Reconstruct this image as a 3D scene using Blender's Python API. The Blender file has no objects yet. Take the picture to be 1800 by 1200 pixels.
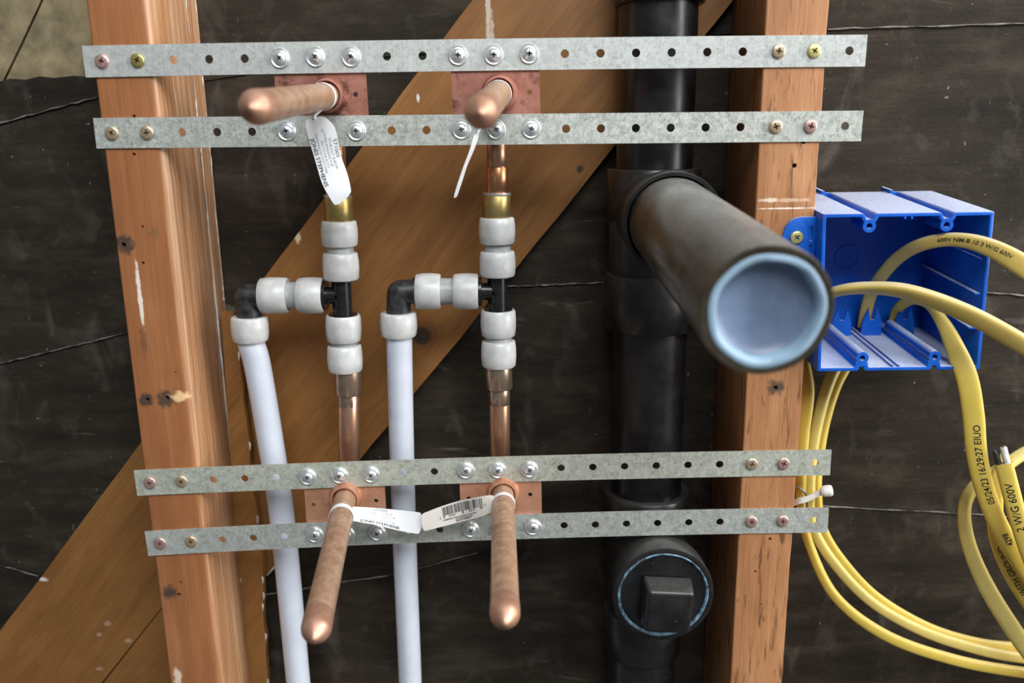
import bpy, bmesh, math, random
from mathutils import Vector, Matrix

U = 0.0254                      # everything below is written in inches, 1 in = U metres
random.seed(7)
scn = bpy.context.scene
col = scn.collection

# ------------------------------------------------------------------ camera
FPX, CAM = 1475.0, Vector((0, -24.851, 0))
PITCH, YAW, ROLL = 0.2347, -0.0002, 0.0145
cp, sp, cy, sy = math.cos(PITCH), math.sin(PITCH), math.cos(YAW), math.sin(YAW)
FWD = Vector((sy*cp, cy*cp, -sp))
_rt = Vector((cy, -sy, 0)); _dn = FWD.cross(_rt)
RT = _rt*math.cos(ROLL) + _dn*math.sin(ROLL)
DN = _dn*math.cos(ROLL) - _rt*math.sin(ROLL)
cam = bpy.data.cameras.new('camera'); camo = bpy.data.objects.new('camera', cam); col.objects.link(camo)
cam.sensor_width = 36; cam.lens = FPX/1800*36; cam.clip_start = 0.01; cam.clip_end = 50
cam.dof.use_dof = True; cam.dof.focus_distance = 25.6*U; cam.dof.aperture_fstop = 5.0
camo.matrix_world = Matrix(((RT.x, -DN.x, -FWD.x, CAM.x*U), (RT.y, -DN.y, -FWD.y, CAM.y*U),
                            (RT.z, -DN.z, -FWD.z, CAM.z*U), (0, 0, 0, 1)))
scn.camera = camo

# ------------------------------------------------------------------ light
w = bpy.data.worlds.new('room'); scn.world = w; w.use_nodes = True
w.node_tree.nodes['Background'].inputs[0].default_value = (0.93, 0.96, 1.0, 1)
w.node_tree.nodes['Background'].inputs[1].default_value = 0.13

def area(name, loc, target, sx, sz, power, color):
    l = bpy.data.lights.new(name, 'AREA'); l.shape = 'RECTANGLE'; l.size = sx*U; l.size_y = sz*U
    l.energy = power; l.color = color
    o = bpy.data.objects.new(name, l); col.objects.link(o)
    o.location = Vector(loc)*U
    o.rotation_euler = (Vector(target)-Vector(loc)).to_track_quat('-Z', 'Y').to_euler()
    return o
area('side_window_light', (106, -36, 38), (0, 0, -5), 60, 130, 165, (1.0, 0.985, 0.96))
area('front_window_light', (22, -92, 84), (0, 0, -5), 80, 60, 120, (0.93, 0.97, 1.0))

scn.view_settings.view_transform = 'Standard'; scn.view_settings.look = 'None'
scn.view_settings.exposure = 0.0; scn.view_settings.gamma = 1.0
scn.view_settings.use_curve_mapping = False

# ------------------------------------------------------------------ helpers
def ray(u, v):
    return (FWD + RT*((u-900)/FPX) + DN*((v-600)/FPX))
def at(u, v, Y):                # the point at depth Y (0 = face of the studs) seen at a given place of the photo
    d = ray(u, v); return CAM + d*((Y-CAM.y)/d.y)
def at_len(u, v, base, L):      # the point on a sight line that lies L inches from base, on the near side
    d = ray(u, v).normalized(); oc = CAM-base
    b = d.dot(oc); c = oc.dot(oc)-L*L; disc = b*b-c
    t = -b if disc < 0 else -b-math.sqrt(disc)
    return CAM + d*t
V = Vector
ORG = {}

def link(o, parent, org):
    col.objects.link(o)
    ORG[o.name] = V(org)
    if parent is not None:
        o.parent = parent
        o.location = (V(org)-ORG[parent.name])*U
    else:
        o.location = V(org)*U

def tag(o, label=None, cat=None, group=None, kind=None):
    if label: o['label'] = label
    if cat: o['category'] = cat
    if group: o['group'] = group
    if kind: o['kind'] = kind
    return o

def thing(name, loc, label, cat, group=None):
    o = bpy.data.objects.new(name, None); o.empty_display_size = 0.01
    link(o, None, loc); return tag(o, label, cat, group)

SHEAR = None
def mk(name, vf, mat, parent=None, smooth=None, org=None):
    verts, faces = vf
    if SHEAR: verts = [V((v[0], v[1], v[2]+SHEAR[0]*(v[1]-SHEAR[1]))) for v in verts]
    if org is None:
        n = len(verts)
        lo = [min(v[i] for v in verts) for i in range(3)]; hi = [max(v[i] for v in verts) for i in range(3)]
        org = V([(a+b)/2 for a, b in zip(lo, hi)])
    org = V(org)
    me = bpy.data.meshes.new(name)
    me.from_pydata([tuple((V(v)-org)*U) for v in verts], [], faces)
    bm = bmesh.new(); bm.from_mesh(me)
    bmesh.ops.recalc_face_normals(bm, faces=bm.faces); bm.to_mesh(me); bm.free()
    if mat: me.materials.append(mat)
    o = bpy.data.objects.new(name, me)
    link(o, parent, org)
    if smooth is not None:
        me.polygons.foreach_set('use_smooth', [True]*len(me.polygons))
        try: me.set_sharp_from_angle(angle=math.radians(smooth))
        except Exception: pass
    return o

def share(src, parent, org, roty=0.0, mat=None, name=None):
    o = bpy.data.objects.new(name or src.name.split('.')[0], src.data)
    link(o, parent, org); o.rotation_euler = (0, roty, 0)
    if mat:
        o.data = src.data.copy(); o.data.materials.clear(); o.data.materials.append(mat)
    return o

def join(*vfs):
    vs, fs = [], []
    for a, b in vfs:
        n = len(vs); vs += list(a); fs += [tuple(i+n for i in f) for f in b]
    return vs, fs

def box(x0, x1, y0, y1, z0, z1):
    v = [V((x, y, z)) for x in (x0, x1) for y in (y0, y1) for z in (z0, z1)]
    return v, [(0, 1, 3, 2), (4, 6, 7, 5), (0, 4, 5, 1), (2, 3, 7, 6), (0, 2, 6, 4), (1, 5, 7, 3)]

def frame_of(d):
    d = V(d).normalized()
    a = V((0, 0, 1)) if abs(d.z) < 0.9 else V((1, 0, 0))
    x = a.cross(d).normalized(); y = d.cross(x)
    return x, y, d

def lathe(org, d, prof, seg=32, wob=0.0):
    """surface of revolution about org + t*d ; prof = [(t, r)...]; r == 0 closes it"""
    x, y, d = frame_of(d); org = V(org); vs, fs, rings = [], [], []
    for t, r in prof:
        if r <= 1e-6:
            rings.append([len(vs)]); vs.append(org+d*t)
        else:
            rr = []
            for k in range(seg):
                a = 2*math.pi*k/seg
                q = r*(1+wob*math.sin(3*a+t)+wob*math.sin(7*a+1))
                rr.append(len(vs)); vs.append(org+d*t+(x*math.cos(a)+y*math.sin(a))*q)
            rings.append(rr)
    for A, B in zip(rings, rings[1:]):
        if len(A) == 1 and len(B) == 1: continue
        for k in range(seg):
            k2 = (k+1) % seg
            if len(A) == 1: fs.append((A[0], B[k], B[k2]))
            elif len(B) == 1: fs.append((A[k], B[0], A[k2]))
            else: fs.append((A[k], B[k], B[k2], A[k2]))
    return vs, fs

def smooth_path(pts, n=10):
    """Catmull-Rom through Vectors of any size"""
    P = [tuple(p) for p in pts]; P = [P[0]]+P+[P[-1]]; out = []
    for i in range(1, len(P)-2):
        for k in range(n):
            t = k/n
            out.append(tuple(0.5*((2*b)+(-a+c)*t+(2*a-5*b+4*c-d)*t*t+(-a+3*b-3*c+d)*t**3)
                             for a, b, c, d in zip(P[i-1], P[i], P[i+1], P[i+2])))
    out.append(P[-2]); return out

def tube(path, rad, seg=20, caps=True, n=8, smooth=True):
    if smooth and len(path) > 2: path = [V(p) for p in smooth_path(path, n)]
    else: path = [V(p) for p in path]
    R = rad if callable(rad) else (lambda s: rad)
    vs, fs = [], []; N = len(path)
    t0 = (path[1]-path[0]).normalized(); x, y, _ = frame_of(t0)
    for i, p in enumerate(path):
        t = (path[min(i+1, N-1)]-path[max(i-1, 0)]).normalized()
        x = (x-t*x.dot(t)).normalized(); y = t.cross(x)
        r = R(i/(N-1))
        for k in range(seg):
            a = 2*math.pi*k/seg; vs.append(p+(x*math.cos(a)+y*math.sin(a))*r)
    for i in range(N-1):
        for k in range(seg):
            k2 = (k+1) % seg
            fs.append((i*seg+k, i*seg+k2, (i+1)*seg+k2, (i+1)*seg+k))
    if caps:
        fs.append(tuple(range(seg))); fs.append(tuple((N-1)*seg+k for k in range(seg)))
    return vs, fs

def prism(poly, y0, y1):        # polygon of (x, z) extruded along y
    n = len(poly)
    vs = [V((x, y0, z)) for x, z in poly]+[V((x, y1, z)) for x, z in poly]
    fs = [tuple(range(n)), tuple(range(2*n-1, n-1, -1))]
    fs += [(i, (i+1) % n, n+(i+1) % n, n+i) for i in range(n)]
    return vs, fs

def strip_slab(top, bot, y0, y1):   # slab between two polylines (Vectors) of equal length
    n = len(top); vs = []
    for y in (y0, y1):
        vs += [V((p.x, y, p.z)) for p in top]+[V((p.x, y, p.z)) for p in bot]
    fs = []
    for i in range(n-1):
        fs.append((i, i+1, n+i+1, n+i)); fs.append((2*n+i, 3*n+i, 3*n+i+1, 2*n+i+1))
        fs.append((i, 2*n+i, 2*n+i+1, i+1)); fs.append((n+i, n+i+1, 3*n+i+1, 3*n+i))
    fs.append((0, n, 3*n, 2*n)); fs.append((n-1, 3*n-1, 4*n-1, 2*n-1))
    return vs, fs

def boolean_cut(o, cutter_vf):
    """cut a closed mesh out of object o (baked, no modifier left)"""
    c = mk('cutter', cutter_vf, None)
    m = o.modifiers.new('cut', 'BOOLEAN'); m.operation = 'DIFFERENCE'; m.object = c; m.solver = 'EXACT'
    m.use_self = True
    bpy.context.view_layer.update()
    dg = bpy.context.evaluated_depsgraph_get()
    me = bpy.data.meshes.new_from_object(o.evaluated_get(dg))
    o.modifiers.clear(); old = o.data; o.data = me; me.name = old.name
    bpy.data.meshes.remove(old)
    cm = c.data; bpy.data.objects.remove(c); bpy.data.meshes.remove(cm)

def bevel(o, width, seg=2, angle=40, smooth=40):
    bm = bmesh.new(); bm.from_mesh(o.data)
    es = [e for e in bm.edges if len(e.link_faces) == 2 and e.calc_face_angle(0) > math.radians(angle)]
    bmesh.ops.bevel(bm, geom=es, offset=width*U, segments=seg, affect='EDGES', profile=0.5, clamp_overlap=True)
    bm.to_mesh(o.data); bm.free()
    o.data.polygons.foreach_set('use_smooth', [True]*len(o.data.polygons))
    o.data.set_sharp_from_angle(angle=math.radians(smooth))
    return o

def text_mesh(s, size=1.0, bold=0.0, align='LEFT'):
    cu = bpy.data.curves.new('t', 'FONT'); cu.body = s; cu.size = size; cu.align_x = align; cu.align_y = 'CENTER'
    cu.offset = bold; cu.resolution_u = 3
    o = bpy.data.objects.new('t', cu); col.objects.link(o)
    bpy.context.view_layer.update()
    me = bpy.data.meshes.new_from_object(o.evaluated_get(bpy.context.evaluated_depsgraph_get()))
    bm = bmesh.new(); bm.from_mesh(me)
    bmesh.ops.triangulate(bm, faces=bm.faces)
    vs = [tuple(v.co) for v in bm.verts]; fs = [tuple(v.index for v in f.verts) for f in bm.faces]
    bm.free(); bpy.data.objects.remove(o); bpy.data.curves.remove(cu); bpy.data.meshes.remove(me)
    return vs, fs

# ------------------------------------------------------------------ materials
class NT:
    def __init__(s, name):
        s.m = bpy.data.materials.new(name); s.m.use_nodes = True; s.t = s.m.node_tree
        s.b = s.t.nodes['Principled BSDF']
    def n(s, typ, **kw):
        x = s.t.nodes.new(typ)
        for k, v in kw.items():
            if isinstance(k, str) and hasattr(x, k): setattr(x, k, v)
        return x
    def lk(s, a, b): s.t.links.new(a, b)
    def pos(s, scale=(1, 1, 1), rot=(0, 0, 0), loc=(0, 0, 0)):      # world position in inches
        g = s.n('ShaderNodeNewGeometry'); v = s.n('ShaderNodeVectorMath', operation='SCALE')
        s.lk(g.outputs['Position'], v.inputs[0]); v.inputs['Scale'].default_value = 1/U
        r = s.n('ShaderNodeMapping', vector_type='POINT'); s.lk(v.outputs[0], r.inputs[0])
        r.inputs['Rotation'].default_value = rot
        mm = s.n('ShaderNodeMapping'); s.lk(r.outputs[0], mm.inputs[0])
        mm.inputs['Scale'].default_value = scale; mm.inputs['Location'].default_value = loc
        return mm.outputs[0]
    def noise(s, vec, scale=1, detail=4, rough=0.55, dist=0.0):
        x = s.n('ShaderNodeTexNoise'); s.lk(vec, x.inputs['Vector'])
        x.inputs['Scale'].default_value = scale; x.inputs['Detail'].default_value = detail
        x.inputs['Roughness'].default_value = rough; x.inputs['Distortion'].default_value = dist
        return x.outputs[0]
    def ramp(s, f, stops):
        x = s.n('ShaderNodeValToRGB'); s.lk(f, x.inputs[0]); e = x.color_ramp.elements
        while len(e) < len(stops): e.new(0.5)
        for el, (p, c) in zip(e, stops):
            el.position = p; el.color = (*c, 1) if not isinstance(c, (int, float)) else (c, c, c, 1)
        return x.outputs[0]
    def mix(s, f, a, b, mode='MIX'):
        x = s.n('ShaderNodeMix', data_type='RGBA', blend_type=mode)
        for sock, val in ((x.inputs[0], f), (x.inputs[6], a), (x.inputs[7], b)):
            if isinstance(val, (int, float)): sock.default_value = val if sock is x.inputs[0] or sock.type == 'VALUE' else (val, val, val, 1)
            elif isinstance(val, tuple): sock.default_value = (*val, 1)
            else: s.lk(val, sock)
        return x.outputs[2]
    def math(s, op, a, b=None):
        x = s.n('ShaderNodeMath', operation=op)
        for sock, val in ((x.inputs[0], a), (x.inputs[1], b)):
            if val is None: continue
            if isinstance(val, (int, float)): sock.default_value = val
            else: s.lk(val, sock)
        return x.outputs[0]
    def spot(s, p, r, soft=0.5, warp=None, squash=(1, 1, 1)):
        """1 inside a blot of radius r round the world point p"""
        g = s.n('ShaderNodeNewGeometry'); v = s.n('ShaderNodeVectorMath', operation='SCALE')
        s.lk(g.outputs['Position'], v.inputs[0]); v.inputs['Scale'].default_value = 1/U
        a = s.n('ShaderNodeVectorMath', operation='SUBTRACT'); s.lk(v.outputs[0], a.inputs[0]); a.inputs[1].default_value = p
        q = s.n('ShaderNodeVectorMath', operation='MULTIPLY'); s.lk(a.outputs[0], q.inputs[0]); q.inputs[1].default_value = squash
        l = s.n('ShaderNodeVectorMath', operation='LENGTH'); s.lk(q.outputs[0], l.inputs[0])
        d = l.outputs['Value']
        if warp is not None: d = s.math('ADD', d, s.math('MULTIPLY', s.math('SUBTRACT', warp, 0.5), r*2.2))
        mr = s.n('ShaderNodeMapRange', interpolation_type='SMOOTHSTEP'); s.lk(d, mr.inputs[0])
        mr.inputs[1].default_value = r*(1-soft); mr.inputs[2].default_value = r*(1+soft)
        mr.inputs[3].default_value = 1; mr.inputs[4].default_value = 0
        return mr.outputs[0]
    def bump(s, h, strength=0.3, dist=0.02):
        x = s.n('ShaderNodeBump'); s.lk(h, x.inputs['Height'])
        x.inputs['Strength'].default_value = strength; x.inputs['Distance'].default_value = dist*U
        s.lk(x.outputs[0], s.b.inputs['Normal'])
    def up(s, lo=0.5, hi=0.9):       # dust settles on faces that look up
        g = s.n('ShaderNodeNewGeometry'); sp_ = s.n('ShaderNodeSeparateXYZ'); s.lk(g.outputs['Normal'], sp_.inputs[0])
        mr = s.n('ShaderNodeMapRange'); s.lk(sp_.outputs[2], mr.inputs[0])
        mr.inputs[1].default_value = lo; mr.inputs[2].default_value = hi
        return mr.outputs[0]
    def set(s, color=None, rough=None, metal=None, spec=None, sss=None, coat=None):
        def put(sock, val):
            if val is None: return
            if isinstance(val, tuple): s.b.inputs[sock].default_value = (*val, 1)
            elif isinstance(val, (int, float)): s.b.inputs[sock].default_value = val
            else: s.lk(val, s.b.inputs[sock])
        put('Base Color', color); put('Roughness', rough); put('Metallic', metal); put('Specular IOR Level', spec)
        if sss:
            s.b.inputs['Subsurface Weight'].default_value = sss
            s.b.inputs['Subsurface Radius'].default_value = (1, 1, 1); s.b.inputs['Subsurface Scale'].default_value = 0.08*U
        if coat:
            s.b.inputs['Coat Weight'].default_value = coat; s.b.inputs['Coat Roughness'].default_value = 0.25
        return s.m

def plain(name, c, rough=0.5, metal=0.0, var=0.12, sc=6, bump=0.0, **kw):
    k = NT(name); f = k.noise(k.pos(), sc, 5)
    c2 = tuple(x*(1-var*2) for x in c); c3 = tuple(min(1, x*(1+var)) for x in c)
    cl = k.ramp(f, [(0.35, c2), (0.65, c3)])
    if bump: k.bump(f, bump)
    return k.set(cl, rough, metal, **kw)

def felt_mat():
    k = NT('black_felt')
    big = k.noise(k.pos((0.5, 0.5, 1.4)), 0.55, 6, 0.65)
    streak = k.noise(k.pos((0.35, 1, 7)), 1.0, 5, 0.6)
    c = k.ramp(big, [(0.3, (0.012, 0.0085, 0.0055)), (0.52, (0.026, 0.0195, 0.0130)), (0.75, (0.062, 0.048, 0.034))])
    c = k.mix(k.math('MULTIPLY', k.ramp(streak, [(0.52, 0.0), (0.8, 1.0)]), 0.22), c, (0.07, 0.058, 0.046))
    sm = k.noise(k.pos((1, 1, 0.5)), 0.8, 5, 0.6, 0.6)
    c = k.mix(k.math('MULTIPLY', k.ramp(sm, [(0.56, 0.0), (0.78, 1.0)]), 0.4), c, (0.15, 0.13, 0.11))
    sh = k.noise(k.pos((0.16, 1, 1.0)), 2.2, 4, 0.6, 0.5)
    c = k.mix(k.ramp(sh, [(0.66, 0.0), (0.76, 0.35)]), c, (0.22, 0.19, 0.16))
    sp_ = k.noise(k.pos(), 4.6, 2, 0.5)
    c = k.mix(k.ramp(sp_, [(0.745, 0.0), (0.79, 0.55)]), c, (0.36, 0.33, 0.29))
    sv = k.noise(k.pos((7, 7, 1.3)), 1.1, 2, 0.5)
    c = k.mix(k.ramp(sv, [(0.74, 0.0), (0.8, 0.22)]), c, (0.3, 0.27, 0.24))
    k.bump(k.noise(k.pos((1, 1, 2)), 6, 6), 0.35, 0.05)
    return k.set(c, 0.75, 0, 0.18)

def wood_mat(name, dark, mid, light, rot=(0, 0, 0), stretch=0.06, sc=3.2, bumpy=0.25, stains=(), scuffs=(), rough=0.5, rays=0.0, coat=None, dashes=0.0, lit_side_x=None, knots=()):
    k = NT(name)
    v = k.pos((1, 1, stretch), rot)
    g = k.noise(v, sc, 8, 0.6, 0.6)
    fine = k.noise(k.pos((1, 1, 0.03), rot), sc*7, 4, 0.6)
    blot = k.noise(k.pos((1, 1, 0.35), rot, (3, 1, 5)), 0.7, 4, 0.6)
    c = k.ramp(g, [(0.28, dark), (0.5, mid), (0.72, light)])
    c = k.mix(0.55, c, k.ramp(blot, [(0.3, dark), (0.55, mid), (0.75, light)]))
    c = k.mix(k.math('MULTIPLY', k.ramp(fine, [(0.5, 0.0), (0.75, 1.0)]), 0.35), c, tuple(x*0.55 for x in dark))
    if dashes:
        ds = k.noise(k.pos((1, 1, 0.13), rot, (9, 4, 2)), 5.5, 3, 0.6, 0.6)
        c = k.mix(k.ramp(ds, [(0.56, 0.0), (0.68, dashes)]), c, tuple(x*0.42 for x in dark))
    if lit_side_x:  # paler streaks past this X paint the brighter, window-lit side face into the colour
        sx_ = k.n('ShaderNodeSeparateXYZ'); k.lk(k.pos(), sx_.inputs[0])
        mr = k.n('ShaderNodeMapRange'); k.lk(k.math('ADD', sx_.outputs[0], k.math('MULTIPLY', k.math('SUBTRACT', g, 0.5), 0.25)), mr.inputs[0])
        mr.inputs[1].default_value = lit_side_x; mr.inputs[2].default_value = lit_side_x+0.16
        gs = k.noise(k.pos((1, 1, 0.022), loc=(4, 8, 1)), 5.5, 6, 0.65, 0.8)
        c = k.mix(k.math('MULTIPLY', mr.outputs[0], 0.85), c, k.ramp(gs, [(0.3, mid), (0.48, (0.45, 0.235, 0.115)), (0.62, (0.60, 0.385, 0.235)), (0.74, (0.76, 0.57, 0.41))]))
    warp = k.noise(k.pos(), 5, 4)
    sk = k.noise(k.pos((1, 1, 0.5), rot, (7, 2, 1)), 2.4, 5, 0.7)
    c = k.mix(k.ramp(sk, [(0.70, 0.0), (0.78, 0.42)]), c, (0.72, 0.62, 0.52))
    for p, r, colr, amt in stains:
        c = k.mix(k.math('MULTIPLY', k.spot(tuple(p), r, 0.45, warp), amt), c, colr)
    for p, r, colr, amt, sq in scuffs:
        c = k.mix(k.math('MULTIPLY', k.spot(tuple(p), r, 0.4, warp, sq), amt), c, colr)
    for p, r in knots:
        rg = k.n('ShaderNodeTexWave', wave_type='RINGS', rings_direction='SPHERICAL'); rv = k.pos(loc=tuple(-x for x in p)); k.lk(rv, rg.inputs['Vector'])
        rg.inputs['Scale'].default_value = 2.2; rg.inputs['Distortion'].default_value = 2.5; rg.inputs['Detail'].default_value = 2
        c = k.mix(k.math('MULTIPLY', k.spot(tuple(p), r*1.7, 0.5), k.math('MULTIPLY', rg.outputs[1], 0.5)), c, tuple(x*0.5 for x in dark))
        c = k.mix(k.math('MULTIPLY', k.spot(tuple(p), r, 0.12), 0.92), c, k.ramp(rg.outputs[1], [(0.2, (0.022, 0.014, 0.010)), (0.8, (0.06, 0.038, 0.024))]))
    k.bump(k.mix(0.5, g, fine), bumpy, 0.05)
    return k.set(c, rough, 0, 0.4, coat=coat)

def galv_mat(seed, warm=0.0, con=1.0, blue=0.0):
    k = NT('galvanized_steel')
    vo = k.n('ShaderNodeTexVoronoi'); vo.inputs['Scale'].default_value = 7
    wv = k.pos(loc=(seed*7.3, 0, seed))
    nn = k.noise(wv, 13, 5, 0.7, 1.0)
    k.lk(wv, vo.inputs['Vector'])
    sep = k.n('ShaderNodeSeparateColor'); k.lk(vo.outputs['Color'], sep.inputs[0])
    f = k.math('ADD', k.math('MULTIPLY', sep.outputs[0], 0.12), k.math('MULTIPLY', nn, 0.88))
    c = k.ramp(f, [(0.28, (0.48-.17*con, 0.495-.17*con, 0.475-.17*con+blue)), (0.5, (0.48+warm, 0.50+warm, 0.47+blue)), (0.72, (0.48+.12*con+warm, 0.5+.12*con+warm, 0.47+.12*con+blue))])
    scr = k.noise(k.pos((14, 1, 1.2), loc=(seed, 0, 0)), 1.0, 3, 0.5)
    c = k.mix(k.math('MULTIPLY', k.ramp(scr, [(0.55, 0.0), (0.7, 1.0)]), 0.35), c, (0.62, 0.66, 0.66))
    dk = k.noise(k.pos(loc=(seed*3, 2, 5)), 3.2, 5, 0.7)
    c = k.mix(k.ramp(dk, [(0.68, 0.0), (0.76, 0.55)]), c, (0.12, 0.12, 0.11))
    return k.set(c, k.ramp(f, [(0.3, 0.36), (0.7, 0.62)]), 0.45)

def copper_mat(name, a, b, c_, rough=0.4, metal=0.9, sc=1.6, seed=0, patch=0.0):
    k = NT(name)
    f = k.noise(k.pos((1, 1, 1), loc=(seed, 0, 0)), sc, 7, 0.65, 0.5)
    f2 = k.noise(k.pos(loc=(0, seed, 3)), sc*9, 4, 0.6)
    c = k.ramp(f, [(0.3, a), (0.5, b), (0.7, c_)])
    c = k.mix(k.math('MULTIPLY', k.ramp(f2, [(0.5, 0.0), (0.7, 1.0)]), 0.3), c, a)
    if patch:
        f3 = k.noise(k.pos(loc=(seed*2, 5, 1)), 0.9, 5, 0.7)
        c = k.mix(k.ramp(f3, [(0.52, 0.0), (0.62, patch)]), c, tuple(x*0.35 for x in a))
    return k.set(c, k.ramp(f, [(0.3, rough*1.25), (0.7, rough*0.8)]), metal)

def abs_mat(name='black_abs', dust=0.22, base=(0.0055, 0.0055, 0.006), rough=0.25, dcol=(0.22, 0.21, 0.19), lo=0.0):
    k = NT(name)
    f = k.noise(k.pos(), 1.3, 6, 0.65)
    d = k.noise(k.pos(), 9, 5, 0.7)
    c = k.ramp(f, [(0.35, base), (0.7, tuple(x*2.2+0.004 for x in base))])
    c = k.mix(k.math('MULTIPLY', k.math('MULTIPLY', k.up(lo, 0.9), k.ramp(d, [(0.3, 0.45), (0.7, 1.0)])), dust), c, dcol)
    sp_ = k.noise(k.pos(), 11, 2)
    c = k.mix(k.ramp(sp_, [(0.74, 0.0), (0.8, 0.5)]), c, (0.25, 0.24, 0.22))
    return k.set(c, k.ramp(f, [(0.3, rough), (0.7, rough+0.14)]), 0, 0.5)

def blue_mat(name='blue_plastic'):
    k = NT(name)
    f = k.noise(k.pos(), 1.0, 4); d = k.noise(k.pos((1, 1, 1)), 16, 5, 0.75)
    c = k.ramp(f, [(0.35, (0.004, 0.085, 0.46)), (0.65, (0.007, 0.115, 0.56))])
    du = k.math('MULTIPLY', k.up(0.55, 0.95), k.ramp(d, [(0.32, 0.45), (0.6, 0.95)]))
    c = k.mix(du, c, (0.50, 0.53, 0.60))
    return k.set(c, k.mix(du, 0.32, 0.9), 0, 0.5)

def yellow_mat(name, base=(0.78, 0.57, 0.10), dusty=0.45):
    k = NT(name)
    f = k.noise(k.pos(), 1.4, 6, 0.65); d = k.noise(k.pos(), 12, 5, 0.7)
    c = k.ramp(f, [(0.3, tuple(x*0.86 for x in base)), (0.7, base)])
    du = k.math('MULTIPLY', k.math('MULTIPLY', k.up(0.1, 1.0), k.ramp(d, [(0.35, 0.4), (0.65, 1.0)])), dusty)
    c = k.mix(du, c, (0.48, 0.43, 0.34))
    return k.set(c, 0.42, 0, 0.45)

FELT = felt_mat()
BEIGE = plain('bare_sheathing', (0.30, 0.235, 0.13), 0.8, var=0.22, sc=1.2)
GALV = [galv_mat(1, 0.01, 0.55, 0.015), galv_mat(2, -0.02, 1.3, -.03), galv_mat(3, 0.02, 1.15, -.03), galv_mat(4, -0.02, 1.25, -.03)]
SC_PINK = plain('pink_screw', (0.72, 0.46, 0.40), 0.32, 0.75, 0.1, 20)
SC_OLIVE = plain('olive_screw', (0.46, 0.40, 0.15), 0.32, 0.75, 0.1, 20)
SC_GOLD = plain('gold_screw', (0.68, 0.54, 0.36), 0.32, 0.75, 0.12, 20)
SC_YEL = plain('yellow_screw', (0.72, 0.66, 0.28), 0.35, 0.6, 0.1, 20)
ZINC = plain('zinc', (0.78, 0.81, 0.82), 0.3, 0.75, 0.08, 9)
COP_STUB = copper_mat('weathered_copper', (0.34, 0.19, 0.115), (0.50, 0.305, 0.195), (0.62, 0.425, 0.30), 0.42, 0.45, 2.6)
COP_CAP = copper_mat('copper_cap', (0.38, 0.195, 0.125), (0.50, 0.275, 0.185), (0.62, 0.39, 0.29), 0.44, 0.6, 2.6, 4)
COP_PIPE = copper_mat('copper_pipe', (0.44, 0.23, 0.14), (0.58, 0.33, 0.21), (0.68, 0.43, 0.30), 0.3, 0.85, 0.9, 2)
COP_HOT = copper_mat('heated_copper', (0.40, 0.17, 0.08), (0.55, 0.26, 0.13), (0.62, 0.33, 0.18), 0.28, 0.9, 1.2, 3)
COP_DARK = copper_mat('tinned_copper_sleeve', (0.26, 0.18, 0.12), (0.42, 0.31, 0.23), (0.52, 0.41, 0.31), 0.3, 0.85, 2, 8)
FLANGE_UP = copper_mat('tarnished_flange', (0.26, 0.10, 0.07), (0.38, 0.16, 0.115), (0.50, 0.24, 0.18), 0.45, 0.5, 1.6, 5, 0.9)
FLANGE_LO = copper_mat('copper_flange', (0.50, 0.235, 0.135), (0.63, 0.31, 0.19), (0.70, 0.37, 0.24), 0.42, 0.5, 1.4, 6, 0.3)
BRASS = copper_mat('brass', (0.30, 0.215, 0.07), (0.46, 0.35, 0.13), (0.56, 0.45, 0.20), 0.34, 0.85, 1.5, 7)
SOLDER = plain('solder', (0.55, 0.53, 0.50), 0.4, 0.7, 0.2, 12)
PEX = plain('white_pex', (0.62, 0.66, 0.74), 0.28, 0, 0.03, 1.2, sss=0.35)
RING = plain('expansion_ring_plastic', (0.585, 0.59, 0.575), 0.32, 0, 0.07, 2.5, sss=0.3)
NIPPLE = plain('grey_pex', (0.40, 0.41, 0.41), 0.35, 0, 0.08, 3, sss=0.2)
TEE = plain('black_fitting_plastic', (0.014, 0.014, 0.014), 0.22, 0, 0.2, 5)
ELB = plain('dull_black_fitting', (0.03, 0.03, 0.031), 0.42, 0, 0.4, 4, bump=0.3)
ABS = abs_mat()
ABS_ARM = abs_mat('dusty_sheen_abs', 0.5, (0.024, 0.019, 0.0115), 0.2, (0.36, 0.355, 0.34), 0.5)  # dust plus a painted pale sheen on up-facing sides, imitating the window highlight
CAPW = plain('pale_blue_cap', (0.27, 0.39, 0.50), 0.4, 0, 0.06, 2)
CAPD = plain('grey_blue_membrane', (0.15, 0.20, 0.30), 0.35, 0, 0.12, 1.5)
TAPE = plain('blue_thread_sealant', (0.15, 0.27, 0.36), 0.6, 0, 0.42, 5)
BLUE = blue_mat()
YEL = yellow_mat('yellow_sheath')
YEL_D = yellow_mat('dusty_yellow_sheath', (0.66, 0.48, 0.12), 0.95)
YEL_P = yellow_mat('pale_yellow_sheath', (0.82, 0.66, 0.20), 0.25)
PAPER = plain('tag_paper', (0.83, 0.85, 0.88), 0.55, 0, 0.02, 2, sss=0.1)
PAPER_B = plain('tag_paper_cream', (0.72, 0.67, 0.61), 0.55, 0, 0.02, 2)
INK = plain('black_ink', (0.015, 0.015, 0.018), 0.6)
INK_G = plain('grey_ink', (0.22, 0.22, 0.25), 0.6)
INK_B = plain('faded_blue_ink', (0.46, 0.50, 0.72), 0.5)
NYLON = plain('white_nylon', (0.80, 0.78, 0.74), 0.4, 0, 0.03, 4, sss=0.3)
WIRE = plain('grey_wire', (0.30, 0.30, 0.31), 0.35, 0.8)
BLACKINS = plain('black_insulation', (0.02, 0.02, 0.022), 0.35)
WHITEINS = plain('white_insulation', (0.78, 0.78, 0.77), 0.4)
BARECU = plain('bare_copper', (0.7, 0.35, 0.2), 0.3, 0.9)
PLASTER = plain('white_plaster_smear', (0.62, 0.56, 0.50), 0.7, 0, 0.2, 6, bump=0.4)
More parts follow.
